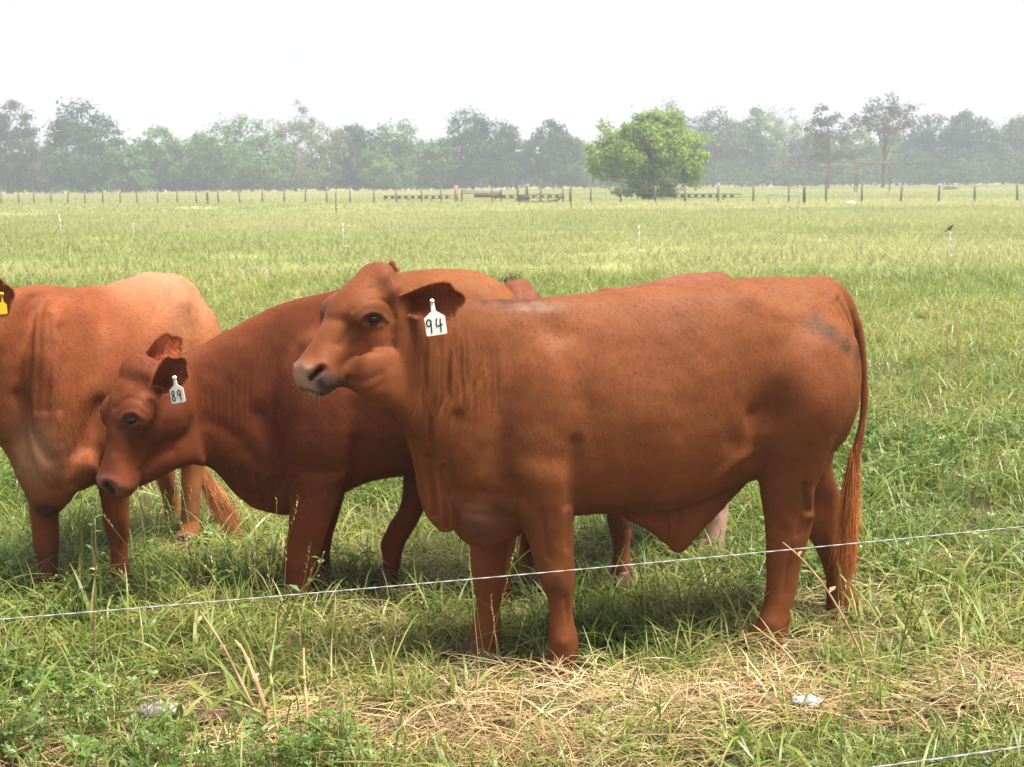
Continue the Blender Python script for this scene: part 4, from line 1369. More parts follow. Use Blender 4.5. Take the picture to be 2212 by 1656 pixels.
def adopt(r):
    """children were built in world coordinates: keep them there"""
    for c in [o for o in bpy.data.objects if o.parent == r]:
        c.matrix_parent_inverse = Matrix.Translation(-Vector(r.location))


def hl(M, q, sc=1.0):
    M = np.array(M)
    return (warp_out(q) * sc) @ M[:3, :3].T + M[:3, 3]


def near_pt(px, py, d):
    r = ray(px, py); return CAM_P + r * (d / r[1])


make_eyes(cow94, HM94, 1.02, skin_point(V, N, S94, 804, 692))
DARKRED = np.array((0.19, 0.058, 0.022))
eb = near_pt(880, 655, 4.90); et = near_pt(990, 646, 4.84)
ear, _ = make_ear(cow94, eb, et - eb, (-0.12, -1.0, -0.02), DARKRED, rng, 0.19, 0.060, 5000)
fb = near_pt(836, 600, 5.06); ft = near_pt(853, 570, 5.14)
ear2, _ = make_ear(cow94, fb, ft - fb, (0.9, -0.5, 0.0), DARKRED * 1.5, rng, 0.072, 0.034, 1200)
tp = near_pt(938, 664, 4.855)
make_tag(cow94, near_pt(936, 672, 4.815), (0.14, -0.10, -1), (0.10, -1, -0.05), '94', 0.068, 0.080, M_TAG_W, 0.030, "white ear tag with the number 94")
hs = [('front_near', 0.115), ('front_far', -0.115), ('hind_near', 0.118), ('hind_far', -0.118)]
for k, t in hs:
    c = T94[k][-1].mean(0)
    hoof(cow94, (c[0], c[1], float(ground_z(np.array([c[0]]), np.array([c[1]]))[0]) - .004), -P94.e, 0.055)


def tail_switch(parent, pts, width, col, n, rng, L):
    """long hairs of the tail's brush along a 3D path"""
    pts = [np.asarray(p) for p in pts]
    k = rng.random(n) ** 0.8 * (len(pts) - 1.001)
    i = k.astype(int); t = (k - i)[:, None]
    P = np.array(pts); base = P[i] * (1 - t) + P[i + 1] * t
    w = np.interp(k, range(len(pts)), width)[:, None]
    off = rng.normal(0, 0.5, (n, 3)) * w
    d = P[np.minimum(i + 1, len(pts) - 1)] - P[i]; d /= np.linalg.norm(d, axis=1)[:, None]
    c = np.array(col) * rng.uniform(0.45, 1.6, (n, 1)) * (1 + 0.5 * np.sin(off[:, :1] * 260 + 5 * off[:, 1:2] * 60))
    o = hair_curves("tail_switch", base + off * 0.62, d + off * 2.0 + rng.normal(0, 0.085, (n, 3)), L * rng.uniform(0.3, 1.15, n), 0.0006, np.clip(c, 0.01, 1), parent, 6, 0.12)
    o['kind'] = 'stuff'
    return o


tail_switch(cow94, [P94.p(1846, 965, 0), P94.p(1840, 1030, 0), P94.p(1834, 1100, 0), P94.p(1830, 1150, 0.0), P94.p(1829, 1175, 0)], [0.022, 0.034, 0.040, 0.036, 0.024], (0.56, 0.21, 0.062), 8000, rng, 0.13)
# whiskers on the muzzle
m = 34
q = np.stack([rng.uniform(0.46, 0.51, m), rng.uniform(-0.05, 0.06, m), rng.uniform(-0.165, -0.10, m)], -1)
wd = np.array(HM94)[:3, :3] @ np.array((0.9, 0.05, -0.25))
w_ = hair_curves("whiskers", hl(HM94, q, 1.02), wd + rng.normal(0, 0.4, (m, 3)), rng.uniform(0.012, 0.032, m), 0.0004, np.tile((0.5, 0.4, 0.33), (m, 1)), cow94, 4, 0.3)
w_['kind'] = 'stuff'


def coat_len(V, H, pl, topz):
    l = np.ones(len(V))
    hd = (H[:, 0] > 0.03) & (np.abs(H[:, 1]) < 0.2) & (H[:, 2] > -0.3) & (H[:, 2] < 0.15) & (H[:, 0] < 0.6)
    l[hd] = np.clip(1 - (H[hd, 0] - 0.03) * 2.2, 0.32, 1)
    l[V[:, 2] < 0.45] *= 0.7
    return l


FUR = True
if FUR:
    fur(b94, cow94, 520000, 0.009, 0.00042, tuple(P94.e * 1.0 + np.array((0, 0, -0.6))), rng, None, coat_len(V, H, P94, 1.3))
adopt(cow94)
# ---------------------------------------------------------------- the cow with tag 89, head lowered
rng = np.random.default_rng(89)
P89 = Plane((at(800, 5.95), 5.95), 1.0)
T89 = {
    'torso': [ring3(P89.p(x, a, 0), P89.p(x, b, 0), P89.n, w, e, tw, bw) for x, a, b, w, e, tw, bw in
              [(1140, 720, 850, .06, 2.2, 1, 1), (1125, 660, 920, .14, 2.2, .9, .9), (1090, 615, 970, .22, 2.3, .75, .9), (1030, 586, 1000, .265, 2.35, .7, .85),
               (950, 579, 1015, .285, 2.3, .72, .85), (870, 586, 1024, .30, 2.25, .68, .85), (800, 601, 1036, .295, 2.2, .6, .85), (730, 624, 1070, .27, 2.2, .5, .82),
               (660, 638, 1100, .245, 2.2, .45, .75), (600, 655, 1108, .205, 2.2, .5, .6), (550, 680, 1085, .155, 2.2, .6, .55), (510, 705, 1045, .11, 2.2, .7, .6)]],
    'shoulder': blob_rings(P89.p(695, 890, .115), (.33, .18, .125), np.stack([np.array((0, 0, 1.0)), P89.e, P89.n], 1)),
    'shoulder_far': blob_rings(P89.p(695, 890, -.115), (.33, .18, .125), np.stack([np.array((0, 0, 1.0)), P89.e, P89.n], 1)),
    'front_near': legs_rings(P89, [(910, 650, 740), (1000, 618, 772), (1050, 624, 745), (1100, 624, 724), (1145, 622, 706), (1185, 614, 694), (1215, 612, 684), (1245, 616, 674), (1280, 620, 668), (1320, 622, 668), (1345, 618, 672), (1370, 612, 676)],
                             [.10, .12, .125, .125, .125, .12, .12, .118, .116, .115, .115, .115], [.04, .085, .078, .068, .058, .052, .048, .040, .037, .042, .045, .05]),
    'front_far': legs_rings(P89, [(910, 650, 740), (1000, 640, 775), (1050, 650, 750), (1100, 655, 735), (1145, 660, 722), (1185, 662, 714), (1215, 666, 713), (1245, 670, 716), (1275, 676, 722), (1300, 678, 728), (1325, 676, 732)],
                            [-.14, -.15, -.14, -.132, -.125, -.12, -.12, -.118, -.116, -.115, -.115], [.04, .085, .078, .068, .058, .052, .046, .040, .040, .043, .05]),
    'hind_near': legs_rings(P89, [(700, 1030, 1120), (800, 985, 1140), (900, 990, 1136), (980, 1005, 1130), (1040, 1020, 1125), (1090, 1030, 1122), (1130, 1034, 1120), (1180, 1040, 1112), (1230, 1044, 1106), (1290, 1046, 1104), (1320, 1042, 1108), (1345, 1034, 1108), (1365, 1028, 1108)],
                            [.10, .14, .15, .145, .14, .132, .125, .12, .118, .116, .115, .115, .115], [.07, .125, .115, .095, .075, .062, .055, .046, .042, .040, .044, .046, .05]),
    'hind_far': legs_rings(P89, [(700, 1000, 1100), (800, 940, 1110), (900, 895, 1080), (960, 878, 1020), (1010, 872, 968), (1060, 869, 930), (1095, 862, 918), (1135, 838, 897), (1170, 822, 876), (1205, 826, 866), (1235, 826, 862), (1262, 818, 864), (1285, 808, 866)],
                           [-.10, -.14, -.15, -.145, -.14, -.132, -.125, -.12, -.118, -.116, -.115, -.115, -.115], [.07, .125, .115, .095, .075, .062, .055, .046, .042, .040, .044, .046, .05]),
    'neck': [ring3(P89.p(ax, ay, t), P89.p(bx, by, t), P89.n, w, 2.2, tw, bw) for ax, ay, bx, by, t, w, tw, bw in
             ((680, 634, 600, 1100, 0, .21, .5, .75), (600, 655, 545, 1080, .0, .18, .5, .7), (540, 685, 500, 1045, .02, .155, .6, .65), (480, 716, 465, 1010, .05, .135, .6, .7), (425, 745, 425, 1003, .09, .118, .7, .75), (385, 765, 395, 985, .13, .105, .75, .8), (345, 775, 365, 960, .16, .09, .8, .8))],
    'throat': [ring3(P89.p(ax, ay, t), P89.p(bx, by, t), P89.n, w, 2.2, .8, .8) for ax, ay, bx, by, t, w in
               ((290, 990, 300, 1052, .30, .04), (315, 960, 330, 1040, .28, .055), (345, 920, 370, 1018, .25, .07), (375, 880, 410, 1004, .2, .085), (420, 850, 445, 1004, .12, .10))],
    'dewlap': [ring3(P89.p(ax, ay, .02), P89.p(bx, by, .02), P89.n, w, 2.0, 1.0, .5) for ax, ay, bx, by, w in
               ((455, 960, 440, 1004, .03), (490, 980, 470, 1022, .04), (530, 990, 500, 1060, .048), (570, 1000, 545, 1096, .05), (610, 1010, 600, 1112, .05), (650, 1020, 650, 1110, .05))],
    'tail': [ring3(P89.p(x + dx, y, -.02), P89.p(x - dx, y, -.02), P89.n, .02, 2) for x, y, dx in ((1090, 640, 20), (1130, 690, 16), (1146, 780, 12), (1148, 880, 11), (1144, 980, 10))],
}
HM89 = head_matrix((at(268, 5.62), 5.62, zat(268, 794, 5.62)), (-0.29, -0.36, -0.885))
b89 = fuse("body", [loft(r) for r in T89.values()] + head_shells(HM89, 1.08), 0.0075, 13, M_COAT, soft_body(HM89), 35)
V, N = get_vn(b89.data)
V = sculpt(V, N, P89, [
    ([(560, 900), (590, 980), (600, 1060)], .15, .04, -.012), ([(450, 905), (520, 945), (560, 1005)], .12, .035, -.006), ([(500, 1010), (508, 1060)], .05, .012, -.008),
    ([(525, 1010), (540, 1085)], .05, .011, -.010), ([(560, 1020), (570, 1095)], .05, .011, -.010), ([(590, 1030), (598, 1100)], .05, .01, -.008),
    ([(772, 960), (765, 1010), (745, 1060)], .25, .035, -.010), ([(640, 760), (620, 860), (612, 960)], .2, .03, -.010), ([(700, 700), (760, 800)], .25, .06, -.008),
    ([(720, 640), (700, 720)], .15, .05, .008), ([(660, 960)], .2, .09, .004)] +
    [([(425 + i * 13 + (i * 37 % 9), 815 - i * 7 + (i * 53 % 40)), (432 + i * 13, 880), (424 + i * 14, 930 + (i * 29 % 50))], .14, .0075, -.0022 - .0012 * (i % 3)) for i in range(9)], 1)
set_v(b89.data, V); V, N = get_vn(b89.data)
V, H = head_sculpt(V, N, HM89, 1.08, 1)
set_v(b89.data, V); V, N = get_vn(b89.data)
S89 = head_sel(V, HM89)
V = carve(V, N, S89, [
    ([(282, 908)], 26, -.005), ([(282, 908)], 12, -.008), ([(261, 907), (270, 893), (288, 889), (304, 900)], 5, .006), ([(264, 915), (281, 923), (300, 915)], 4.5, .004),
    ([(250, 880), (272, 860), (300, 862), (318, 880)], 5, -.004), ([(262, 926), (256, 950), (250, 975)], 8, -.006), ([(240, 860), (238, 930)], 14, .004), ([(300, 935), (312, 905)], 8, .003),
    ([(229, 1045), (237, 1052), (243, 1061)], 7, -.018), ([(222, 1036), (240, 1034), (254, 1046), (256, 1066)], 8, .005),
    ([(220, 1060), (245, 1075), (275, 1072), (296, 1048), (304, 1016)], 4, -.006), ([(304, 1016), (330, 990), (370, 970)], 10, -.006), ([(276, 1045)], 18, .005), ([(340, 940), (370, 900)], 30, .006),
    ([(265, 790), (290, 800)], 14, .004), ([(255, 815), (285, 825)], 10, -.004), ([(300, 780), (330, 800)], 10, -.004)])
V = V + N * (0.0016 * vnoise(V, 22, 11) + 0.0015 * vnoise(V, 7, 12))[:, None]
set_v(b89.data, V)
COAT89 = (0.122, 0.0305, 0.0098)


def mark89(C, mixc):
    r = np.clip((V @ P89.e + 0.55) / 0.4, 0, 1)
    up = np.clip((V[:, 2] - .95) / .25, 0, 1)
    C[:, :3] *= (1 + np.outer(r * up, np.array([0.55, 1.05, 0.7])))  # upper rear back lightened in the coat colour, as if lit from above
    mixc(np.clip(np.clip(vnoise(V, 60, 17) - 0.84, 0, 1) * 4, 0, .5), (.05, .025, .02))


PX89 = [(spot(V, N, S89, [(222, 1040), (235, 1062)], 14), (.26, .11, .09), 1.0, .7), (spot(V, N, S89, [(229, 1045), (237, 1052), (243, 1061)], 7), (.012, .006, .006), 1.6, .95),
        (spot(V, N, S89, [(272, 908), (292, 907)], 14), (.05, .022, .018), 1.0, .7), (spot(V, N, S89, [(220, 1061), (245, 1076), (275, 1073)], 3.5), (.02, .012, .012), 1.0, .7)]


def mark_highlight89b(C, mixc):
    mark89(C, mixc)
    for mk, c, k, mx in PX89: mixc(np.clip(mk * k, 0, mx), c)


paint(b89.data, V, COAT89, H, HM89, mark_highlight89b, (0.20, 0.085, 0.06), False, 1)
cow89 = finish("cow", b89, tuple(P89.p(800, 1250)[:2]) + (0.0,), "red-brown cow lowering its head behind the bull, white ear tag 89", HERD)
b89.parent = cow89
make_eyes(cow89, HM89, 1.08, skin_point(V, N, S89, 282, 908))
eb = near_pt(352, 834, 5.57); et = near_pt(402, 772, 5.52)
make_ear(cow89, eb, (et - eb) + np.array((0, -.02, 0)), (-0.15, -1.0, -0.05), DARKRED, rng, .150, .058, 2000)
fb = near_pt(325, 776, 5.80); ft = near_pt(380, 738, 5.84)
make_ear(cow89, fb, ft - fb, (-0.35, -0.85, -0.15), DARKRED * 1.5, rng, .14, .050, 1500, 0.9)
make_tag(cow89, near_pt(379, 829, 5.50), (0.16, -0.08, -1), (-0.34, -1, -0.05), '89', .059, .070, M_TAG_W, .020, "white ear tag with the number 89")
for k in ('front_near', 'front_far', 'hind_near', 'hind_far'):
    c = T89[k][-1].mean(0); hoof(cow89, (c[0], c[1], 0.0), -P89.e, .055)
tail_switch(cow89, [P89.p(1144, 960, -.02), P89.p(1142, 1060, -.02), P89.p(1140, 1160, -.02)], [.02, .045, .04], (.36, .13, .04), 2500, rng, .18)
fur(b89, cow89, 380000, .009, .00048, tuple(P89.e + np.array((0, 0, -.6))), rng, None, coat_len(V, H, P89, 1.3))
adopt(cow89)


# ---------------------------------------------------------------- the same build of animal in other places, own pose of neck, legs and tail
def mapped(rings, src, dst, se, sz, sn):
    out = []
    for r in rings:
        d = np.asarray(r) - src.o
        u, t, z = d @ src.e * se, d @ src.n * sn, d[:, 2] * sz
        out.append(dst.o + u[:, None] * dst.e + t[:, None] * dst.n + np.stack([0 * z, 0 * z, z], -1))
    return out


def world_ring(c, axis, up, rv, w, e=2.2, tw=1.0, bw=1.0):
    """ring round c: rv half height along up, w half width along axis x up"""
    ax = np.asarray(axis, float); ax /= np.linalg.norm(ax)
    up = np.asarray(up, float); up = up - ax * (up @ ax); up /= np.linalg.norm(up)
    s = np.cross(ax, up)
    return ring3(np.asarray(c) + up * rv, np.asarray(c) - up * rv, s, w, e, tw, bw)


# left cow: comes towards the camera, head out of the frame
rng = np.random.default_rng(31)
PL = Plane((at(142, 5.98), 5.98), 79)
PV = Plane((at(142, 5.98), 5.98), 0)
TL = {k: mapped(T94[k], P94, PL, .86, .965, .98) for k in ('torso', 'shoulder', 'shoulder_far', 'front_near', 'front_far', 'hind_near', 'hind_far')}
TL['hooks'] = [world_ring(PL.o + PL.e * .70 + PL.n * t + np.array((0, 0, 1.145 - abs(t) * .25)), PL.n, (0, 0, 1), .065, .085) for t in (-.19, -.13, 0, .13, .19)]
TL['spine'] = [world_ring(PL.o + PL.e * x + np.array((0, 0, z)), PL.e, (0, 0, 1), .06, .045) for x, z in ((0.1, 1.205), (.35, 1.19), (.6, 1.205), (.72, 1.222), (.9, 1.19), (1.0, 1.16))]
TL['neck'] = [ring3(PV.p(ax, ay, t), PV.p(bx, by, t), (0.45, -0.89, 0), w, 2.2, tw, bw) for ax, ay, bx, by, t, w, tw, bw in
              ((190, 622, 150, 1085, -.10, .25, .5, .7), (120, 612, 105, 1085, .02, .22, .5, .65), (60, 612, 50, 1030, .12, .18, .6, .6), (10, 625, 0, 965, .20, .15, .6, .65), (-55, 640, -60, 910, .24, .115, .65, .7), (-110, 650, -120, 880, .28, .09, .7, .75))]
TL['brisket'] = [ring3(PV.p(ax, ay, .17), PV.p(bx, by, .17), (0.2, -.98, 0), w, 2.1, 1, .6) for ax, ay, bx, by, w in
                 ((30, 930, 15, 985, .05), (60, 940, 40, 1040, .07), (95, 950, 85, 1112, .085), (130, 960, 130, 1104, .09), (170, 970, 172, 1055, .09), (205, 980, 215, 1025, .07))]
TL['tail'] = [ring3(np.array(p) + np.array((w, 0, 0)), np.array(p) - np.array((w, 0, 0)), (0, -1, 0), w, 2) for p, w in
              ((near_pt(372, 630, 6.86), .03), (near_pt(420, 655, 6.93), .028), (near_pt(438, 720, 6.96), .024), (near_pt(442, 820, 6.96), .020), (near_pt(432, 920, 6.94), .018), (near_pt(424, 985, 6.92), .017), (near_pt(440, 1040, 6.9), .013))]
HML = head_matrix((at(-125, 5.66), 5.66, zat(-125, 640, 5.66)), (-0.66, -0.30, -0.62))
bL = fuse("body", [loft(r) for r in TL.values()] + head_shells(HML, 1.0), 0.008, 8, M_COAT, soft_body(HML), 45)
V, N = get_vn(bL.data)
V = sculpt(V, N, PV, [([(x0, 650 + 20 * i), (x0 + 14, 760), (x0 + 8, 880)], .25, .016, -.007) for i, x0 in enumerate((55, 78, 100, 128))] + [
    ([(45, 850), (70, 930), (110, 985)], .25, .03, -.016), ([(200, 880), (175, 960), (165, 1040)], .22, .03, -.018),
    ([(240, 640), (300, 780), (320, 850)], .4, .03, -.010), ([(390, 660)], .3, .05, -.018), ([(270, 690), (330, 800)], .4, .03, .006), ([(330, 650), (400, 760)], .4, .03, .007),
    ([(180, 850)], .2, .06, .012), ([(20, 960), (30, 1010)], .2, .02, -.01)], 1)
set_v(bL.data, V); V, N = get_vn(bL.data)
V, H = head_sculpt(V, N, HML, 1.0)
V = V + N * (0.0018 * vnoise(V, 22, 21) + 0.002 * vnoise(V, 7, 22))[:, None]
set_v(bL.data, V)


def mark_highlightL(C, mixc):
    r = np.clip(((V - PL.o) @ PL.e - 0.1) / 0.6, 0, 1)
    C[:, :3] *= (1 + np.outer(r, np.array([0.55, 1.0, 1.1])))  # bright highlight on the rump, put into the coat colour
    mixc(np.clip((V[:, 2] - .95) / .30, 0, 1) * r * .36, (.45, .26, .18))  # pale sheen painted over the top of hips and rump
    mixc(np.clip(.9 * px_gauss(V, PV, 80, 975, .2, .10, .13), 0, .75), (.36, .19, .10))
    mixc(np.clip(1.3 * px_gauss(V, PV, 105, 1098, .17, .06, .035) * ((frame_coords(V, PV)[:, 2]) > .10), 0, .85), (.035, .02, .02))
    z = np.clip((0.30 - V[:, 2]) / .12, 0, 1) * (vnoise(V, 5, 9) > -.2)
    mixc(z * .5, (.05, .03, .028))


paint(bL.data, V, (0.180, 0.050, 0.0165), H, HML, mark_highlightL)
cowL = finish("cow", bL, (PL.o[0], PL.o[1], 0.0), "red-brown cow at the left edge with a yellow ear tag and pale brisket", HERD)
bL.parent = cowL
make_eyes(cowL, HML, 1.0)
eb = near_pt(-62, 660, 5.56); et = near_pt(40, 628, 5.46)
make_ear(cowL, eb, et - eb, (-.12, -1, .05), DARKRED, rng, .20, .082, 3500)
make_ear(cowL, hl(HML, (.0, -.1, -.03)), (-.5, .6, .1), (-.5, -.4, 0), DARKRED, rng, .16, .055, 800)
make_tag(cowL, near_pt(5, 652, 5.42), (0.05, 0, -1), (.85, -.5, -.05), '', .034, .046, M_TAG_Y, .025, "yellow ear tag")
for k in ('front_near', 'front_far', 'hind_near', 'hind_far'):
    c = TL[k][-1].mean(0); hoof(cowL, (c[0], c[1], 0.0), -PL.e, .055)
tail_switch(cowL, [near_pt(426, 985, 6.92), near_pt(446, 1040, 6.9), near_pt(474, 1085, 6.88), near_pt(488, 1110, 6.87)], [.02, .05, .055, .04], (.50, .22, .08), 3000, rng, .15)
fur(bL, cowL, 330000, .010, .00052, tuple(PL.e + np.array((.3, 0, -.7))), rng, None, coat_len(V, H, PL, 1.3))
adopt(cowL)

# back cow: half hidden behind the bull, head turned away
rng = np.random.default_rng(55)
PB = Plane((0.31, 5.99), 50)
TB = {k: mapped(T94[k], P94, PB, .86, .955, .92) for k in ('torso', 'shoulder', 'shoulder_far', 'front_near', 'front_far', 'hind_near', 'hind_far', 'tail')}
TB['hooks'] = [world_ring(PB.o + PB.e * .70 + PB.n * t + np.array((0, 0, 1.14 - abs(t) * .25)), PB.n, (0, 0, 1), .065, .085) for t in (-.22, -.14, 0, .14, .22)]
TB['spine'] = [world_ring(PB.o + PB.e * x + np.array((0, 0, z)), PB.e, (0, 0, 1), .06, .045) for x, z in ((0.1, 1.18), (.35, 1.17), (.6, 1.19), (.72, 1.20), (.9, 1.17), (1.0, 1.14))]
TB['neck'] = [world_ring(c, (-.6, .7, .1), (0, 0, 1), rv, w, 2.2, .6, .7) for c, rv, w in
              (((.32, 6.05, .86), .26, .20), ((.24, 6.15, .90), .20, .15), ((.15, 6.26, .96), .15, .12), ((.07, 6.36, 1.04), .12, .10))]
HMB = head_matrix((.010, 6.40, 1.215), (-.42, .62, -.66))
bB = fuse("body", [loft(r) for r in TB.values()] + head_shells(HMB, 1.0), 0.010, 6, M_COAT, soft_body(HMB), 15)
V, N = get_vn(bB.data)
V, H = head_sculpt(V, N, HMB, 1.0)
V = V + N * (0.002 * vnoise(V, 22, 31) + 0.004 * vnoise(V, 7, 32))[:, None]
set_v(bB.data, V)


def markB(C, mixc):
    lo = np.clip((0.55 - V[:, 2]) / .1, 0, 1) * np.clip(((V - PB.o) @ PB.e - .3) * 5, 0, 1)
    mixc(lo * .85, (.42, .27, .20))
    fr = np.clip((0.36 - V[:, 2]) / .1, 0, 1) * np.clip((.3 - (V - PB.o) @ PB.e) * 5, 0, 1) * (vnoise(V, 6, 3) > -.1)
    mixc(fr * .7, (.03, .02, .02))


paint(bB.data, V, (0.160, 0.050, 0.024), H, HMB, markB)
cowB = finish("cow", bB, (PB.o[0], PB.o[1], 0.0), "pinkish red cow mostly hidden behind the bull, only its back, poll and legs showing", HERD)
bB.parent = cowB
make_eyes(cowB, HMB, 1.0)
for s_, ax in ((1, (-.65, -.4, -.55)), (-1, (.45, .55, -.75))):
    make_ear(cowB, hl(HMB, (.0, s_ * .10, -.05)), ax, (0, .3, -1), DARKRED, rng, .15, .05, 500)
for k in ('front_near', 'front_far', 'hind_near', 'hind_far'):
    c = TB[k][-1].mean(0); hoof(cowB, (c[0], c[1], 0.0), -PB.e, .055)
m = 160
w_ = hair_curves("poll_tuft", hl(HMB, np.stack([rng.normal(-.01, .02, m), rng.normal(.02, .025, m), np.full(m, .02)], -1)), np.array((0.1, -.2, 1)) + rng.normal(0, .3, (m, 3)), rng.uniform(.012, .03, m), .0008, np.tile((.15, .04, .02), (m, 1)), cowB, 4, .2)
w_['kind'] = 'stuff'
fur(bB, cowB, 110000, .011, .0007, tuple(PB.e + np.array((0, 0, -.6))), rng, None, coat_len(V, H, PB, 1.3))
adopt(cowB)

FEET = [T[k][-1].mean(0)[:2] for T in (T94, T89, TL, TB) for k in ('front_near', 'front_far', 'hind_near', 'hind_far')]
# ================================================================== GRASS, CLOVER, HAY (stuff, instanced clumps)
def leaf_mat(name, cols, transl=0.42, rough=0.42, spec=0.45):
    """blade colour: per-clump value and per-blade value pick along a ramp; light shines through"""
    m, nt, out = new_mat(name)
    a1 = node(nt, 'ShaderNodeAttribute', attribute_name='blade')
    a2 = node(nt, 'ShaderNodeAttribute', attribute_name='clump', attribute_type='INSTANCER')
    ad = node(nt, 'ShaderNodeMath', operation='ADD')
    rp = node(nt, 'ShaderNodeValToRGB')
    e = rp.color_ramp.elements
    while len(e) < len(cols): e.new(0.5)
    for k, (p, c) in enumerate(cols):
        e[k].position = p; e[k].color = (*c, 1)
    bs = node(nt, 'ShaderNodeBsdfPrincipled', Roughness=rough)
    bs.inputs['Specular IOR Level'].default_value = spec
    tr = node(nt, 'ShaderNodeBsdfTranslucent')
    mx = node(nt, 'ShaderNodeMixShader', Fac=transl)
    l = nt.links.new
    l(a1.outputs['Fac'], ad.inputs[0]); l(a2.outputs['Fac'], ad.inputs[1]); l(ad.outputs[0], rp.inputs['Fac'])
    l(rp.outputs['Color'], bs.inputs['Base Color']); l(rp.outputs['Color'], tr.inputs['Color'])
    l(bs.outputs['BSDF'], mx.inputs[1]); l(tr.outputs['BSDF'], mx.inputs[2]); l(mx.outputs['Shader'], out.inputs['Surface'])
    return m


GRASS_COLS = [(0.0, (0.060, 0.105, 0.018)), (0.25, (0.125, 0.185, 0.030)), (0.5, (0.21, 0.26, 0.048)), (0.72, (0.33, 0.325, 0.095)), (0.88, (0.40, 0.33, 0.12)), (1.0, (0.48, 0.39, 0.18))]
M_GRASS = leaf_mat("grass_blades", GRASS_COLS)
M_FAR = leaf_mat("meadow_blades", [(0.0, (0.15, 0.20, 0.060)), (0.35, (0.235, 0.265, 0.095)), (0.65, (0.32, 0.325, 0.145)), (1.0, (0.40, 0.385, 0.20))], 0.35, .7, .15)
M_CLOVER = leaf_mat("clover_leaf", [(0.0, (0.060, 0.120, 0.018)), (0.5, (0.120, 0.205, 0.032)), (1.0, (0.21, 0.285, 0.055))], 0.4)
M_HAY = leaf_mat("dry_hay", [(0.0, (0.10, 0.055, 0.025)), (0.3, (0.24, 0.145, 0.065)), (0.7, (0.40, 0.28, 0.13)), (1.0, (0.56, 0.45, 0.27))], 0.15, 0.6)
M_FLOWER = leaf_mat("clover_flower", [(0.0, (0.55, 0.42, 0.40)), (0.5, (0.70, 0.66, 0.58)), (1.0, (0.78, 0.76, 0.70))], 0.2)
M_STEM = leaf_mat("dry_weed_stem", [(0.0, (0.14, 0.065, 0.04)), (0.5, (0.34, 0.22, 0.10)), (1.0, (0.42, 0.40, 0.15))], 0.05)


def blades(n, rad, h, w, lean, droop, rng, seg=4, vlo=0.15, vhi=0.6, lie=0.0, zj=0.0):
    """n curved ribbons; returns V, F, value per vertex"""
    V, F, A = [], [], []
    for k in range(n):
        a, r = rng.uniform(0, 2 * math.pi), rad * math.sqrt(rng.random())
        p = np.array((r * math.cos(a), r * math.sin(a), rng.uniform(0, zj)))
        d = rng.uniform(0, 2 * math.pi)
        L = h * rng.uniform(0.55, 1.25)
        el = math.radians(rng.uniform(88 - lean, 90)) if lie < rng.random() * .999 else math.radians(rng.uniform(2, 20))
        dr = droop * rng.uniform(0.3, 1.3)
        side = np.array((-math.sin(d), math.cos(d), 0.0))
        tw = rng.uniform(-.8, .8)
        side = side * math.cos(tw) + np.array((0, 0, math.sin(tw))) * .6
        v = rng.uniform(vlo, vhi)
        ww = w * rng.uniform(.7, 1.3)
        b = len(V)
        q = p.copy(); e = el
        for i in range(seg + 1):
            u = i / seg
            wd = ww * (1 - u ** 2.2) * (0.75 + .5 * min(u * 3, 1)) * .5
            if i == seg: wd = ww * .06
            V.append(q - side * wd); V.append(q + side * wd); A += [v + .05 * u, v + .05 * u]
            e -= dr / seg
            q = q + np.array((math.cos(d) * math.cos(e), math.sin(d) * math.cos(e), math.sin(e))) * (L / seg)
            if q[2] < 0.006: q[2] = 0.006 + rng.uniform(0, .01)
        for i in range(seg):
            F.append((b + 2 * i, b + 2 * i + 1, b + 2 * i + 3, b + 2 * i + 2))
    return V, F, A


def clover(n, rad, h, size, rng):
    V, F, A = [], [], []
    for k in range(n):
        a, r = rng.uniform(0, 6.283), rad * math.sqrt(rng.random())
        c = np.array((r * math.cos(a), r * math.sin(a), h * rng.uniform(.35, 1.15)))
        t0 = rng.uniform(0, 6.283); tilt = rng.normal(0, .35, 2); v = rng.uniform(.1, .8); s = size * rng.uniform(.7, 1.3)
        for j in range(3):
            t = t0 + j * 2.094
            f = np.array((math.cos(t), math.sin(t), 0)); g = np.array((-math.sin(t), math.cos(t), 0))
            for q in (f, g): q[2] = q[0] * tilt[0] + q[1] * tilt[1]
            b = len(V)
            lift = np.array((0, 0, s * .25))
            V += [c, c + f * s * .55 + g * s * .42 + lift, c + f * s * 1.05 + lift * .6, c + f * s * .55 - g * s * .42 + lift]
            F.append((b, b + 1, b + 2, b + 3)); A += [v] * 4
        b = len(V)
        p0 = np.array((c[0] * .8, c[1] * .8, 0))
        V += [p0 - np.array((.0012, 0, 0)), p0 + np.array((.0012, 0, 0)), c + np.array((.001, 0, 0)), c - np.array((.001, 0, 0))]
        F.append((b, b + 1, b + 2, b + 3)); A += [.5] * 4
    return V, F, A


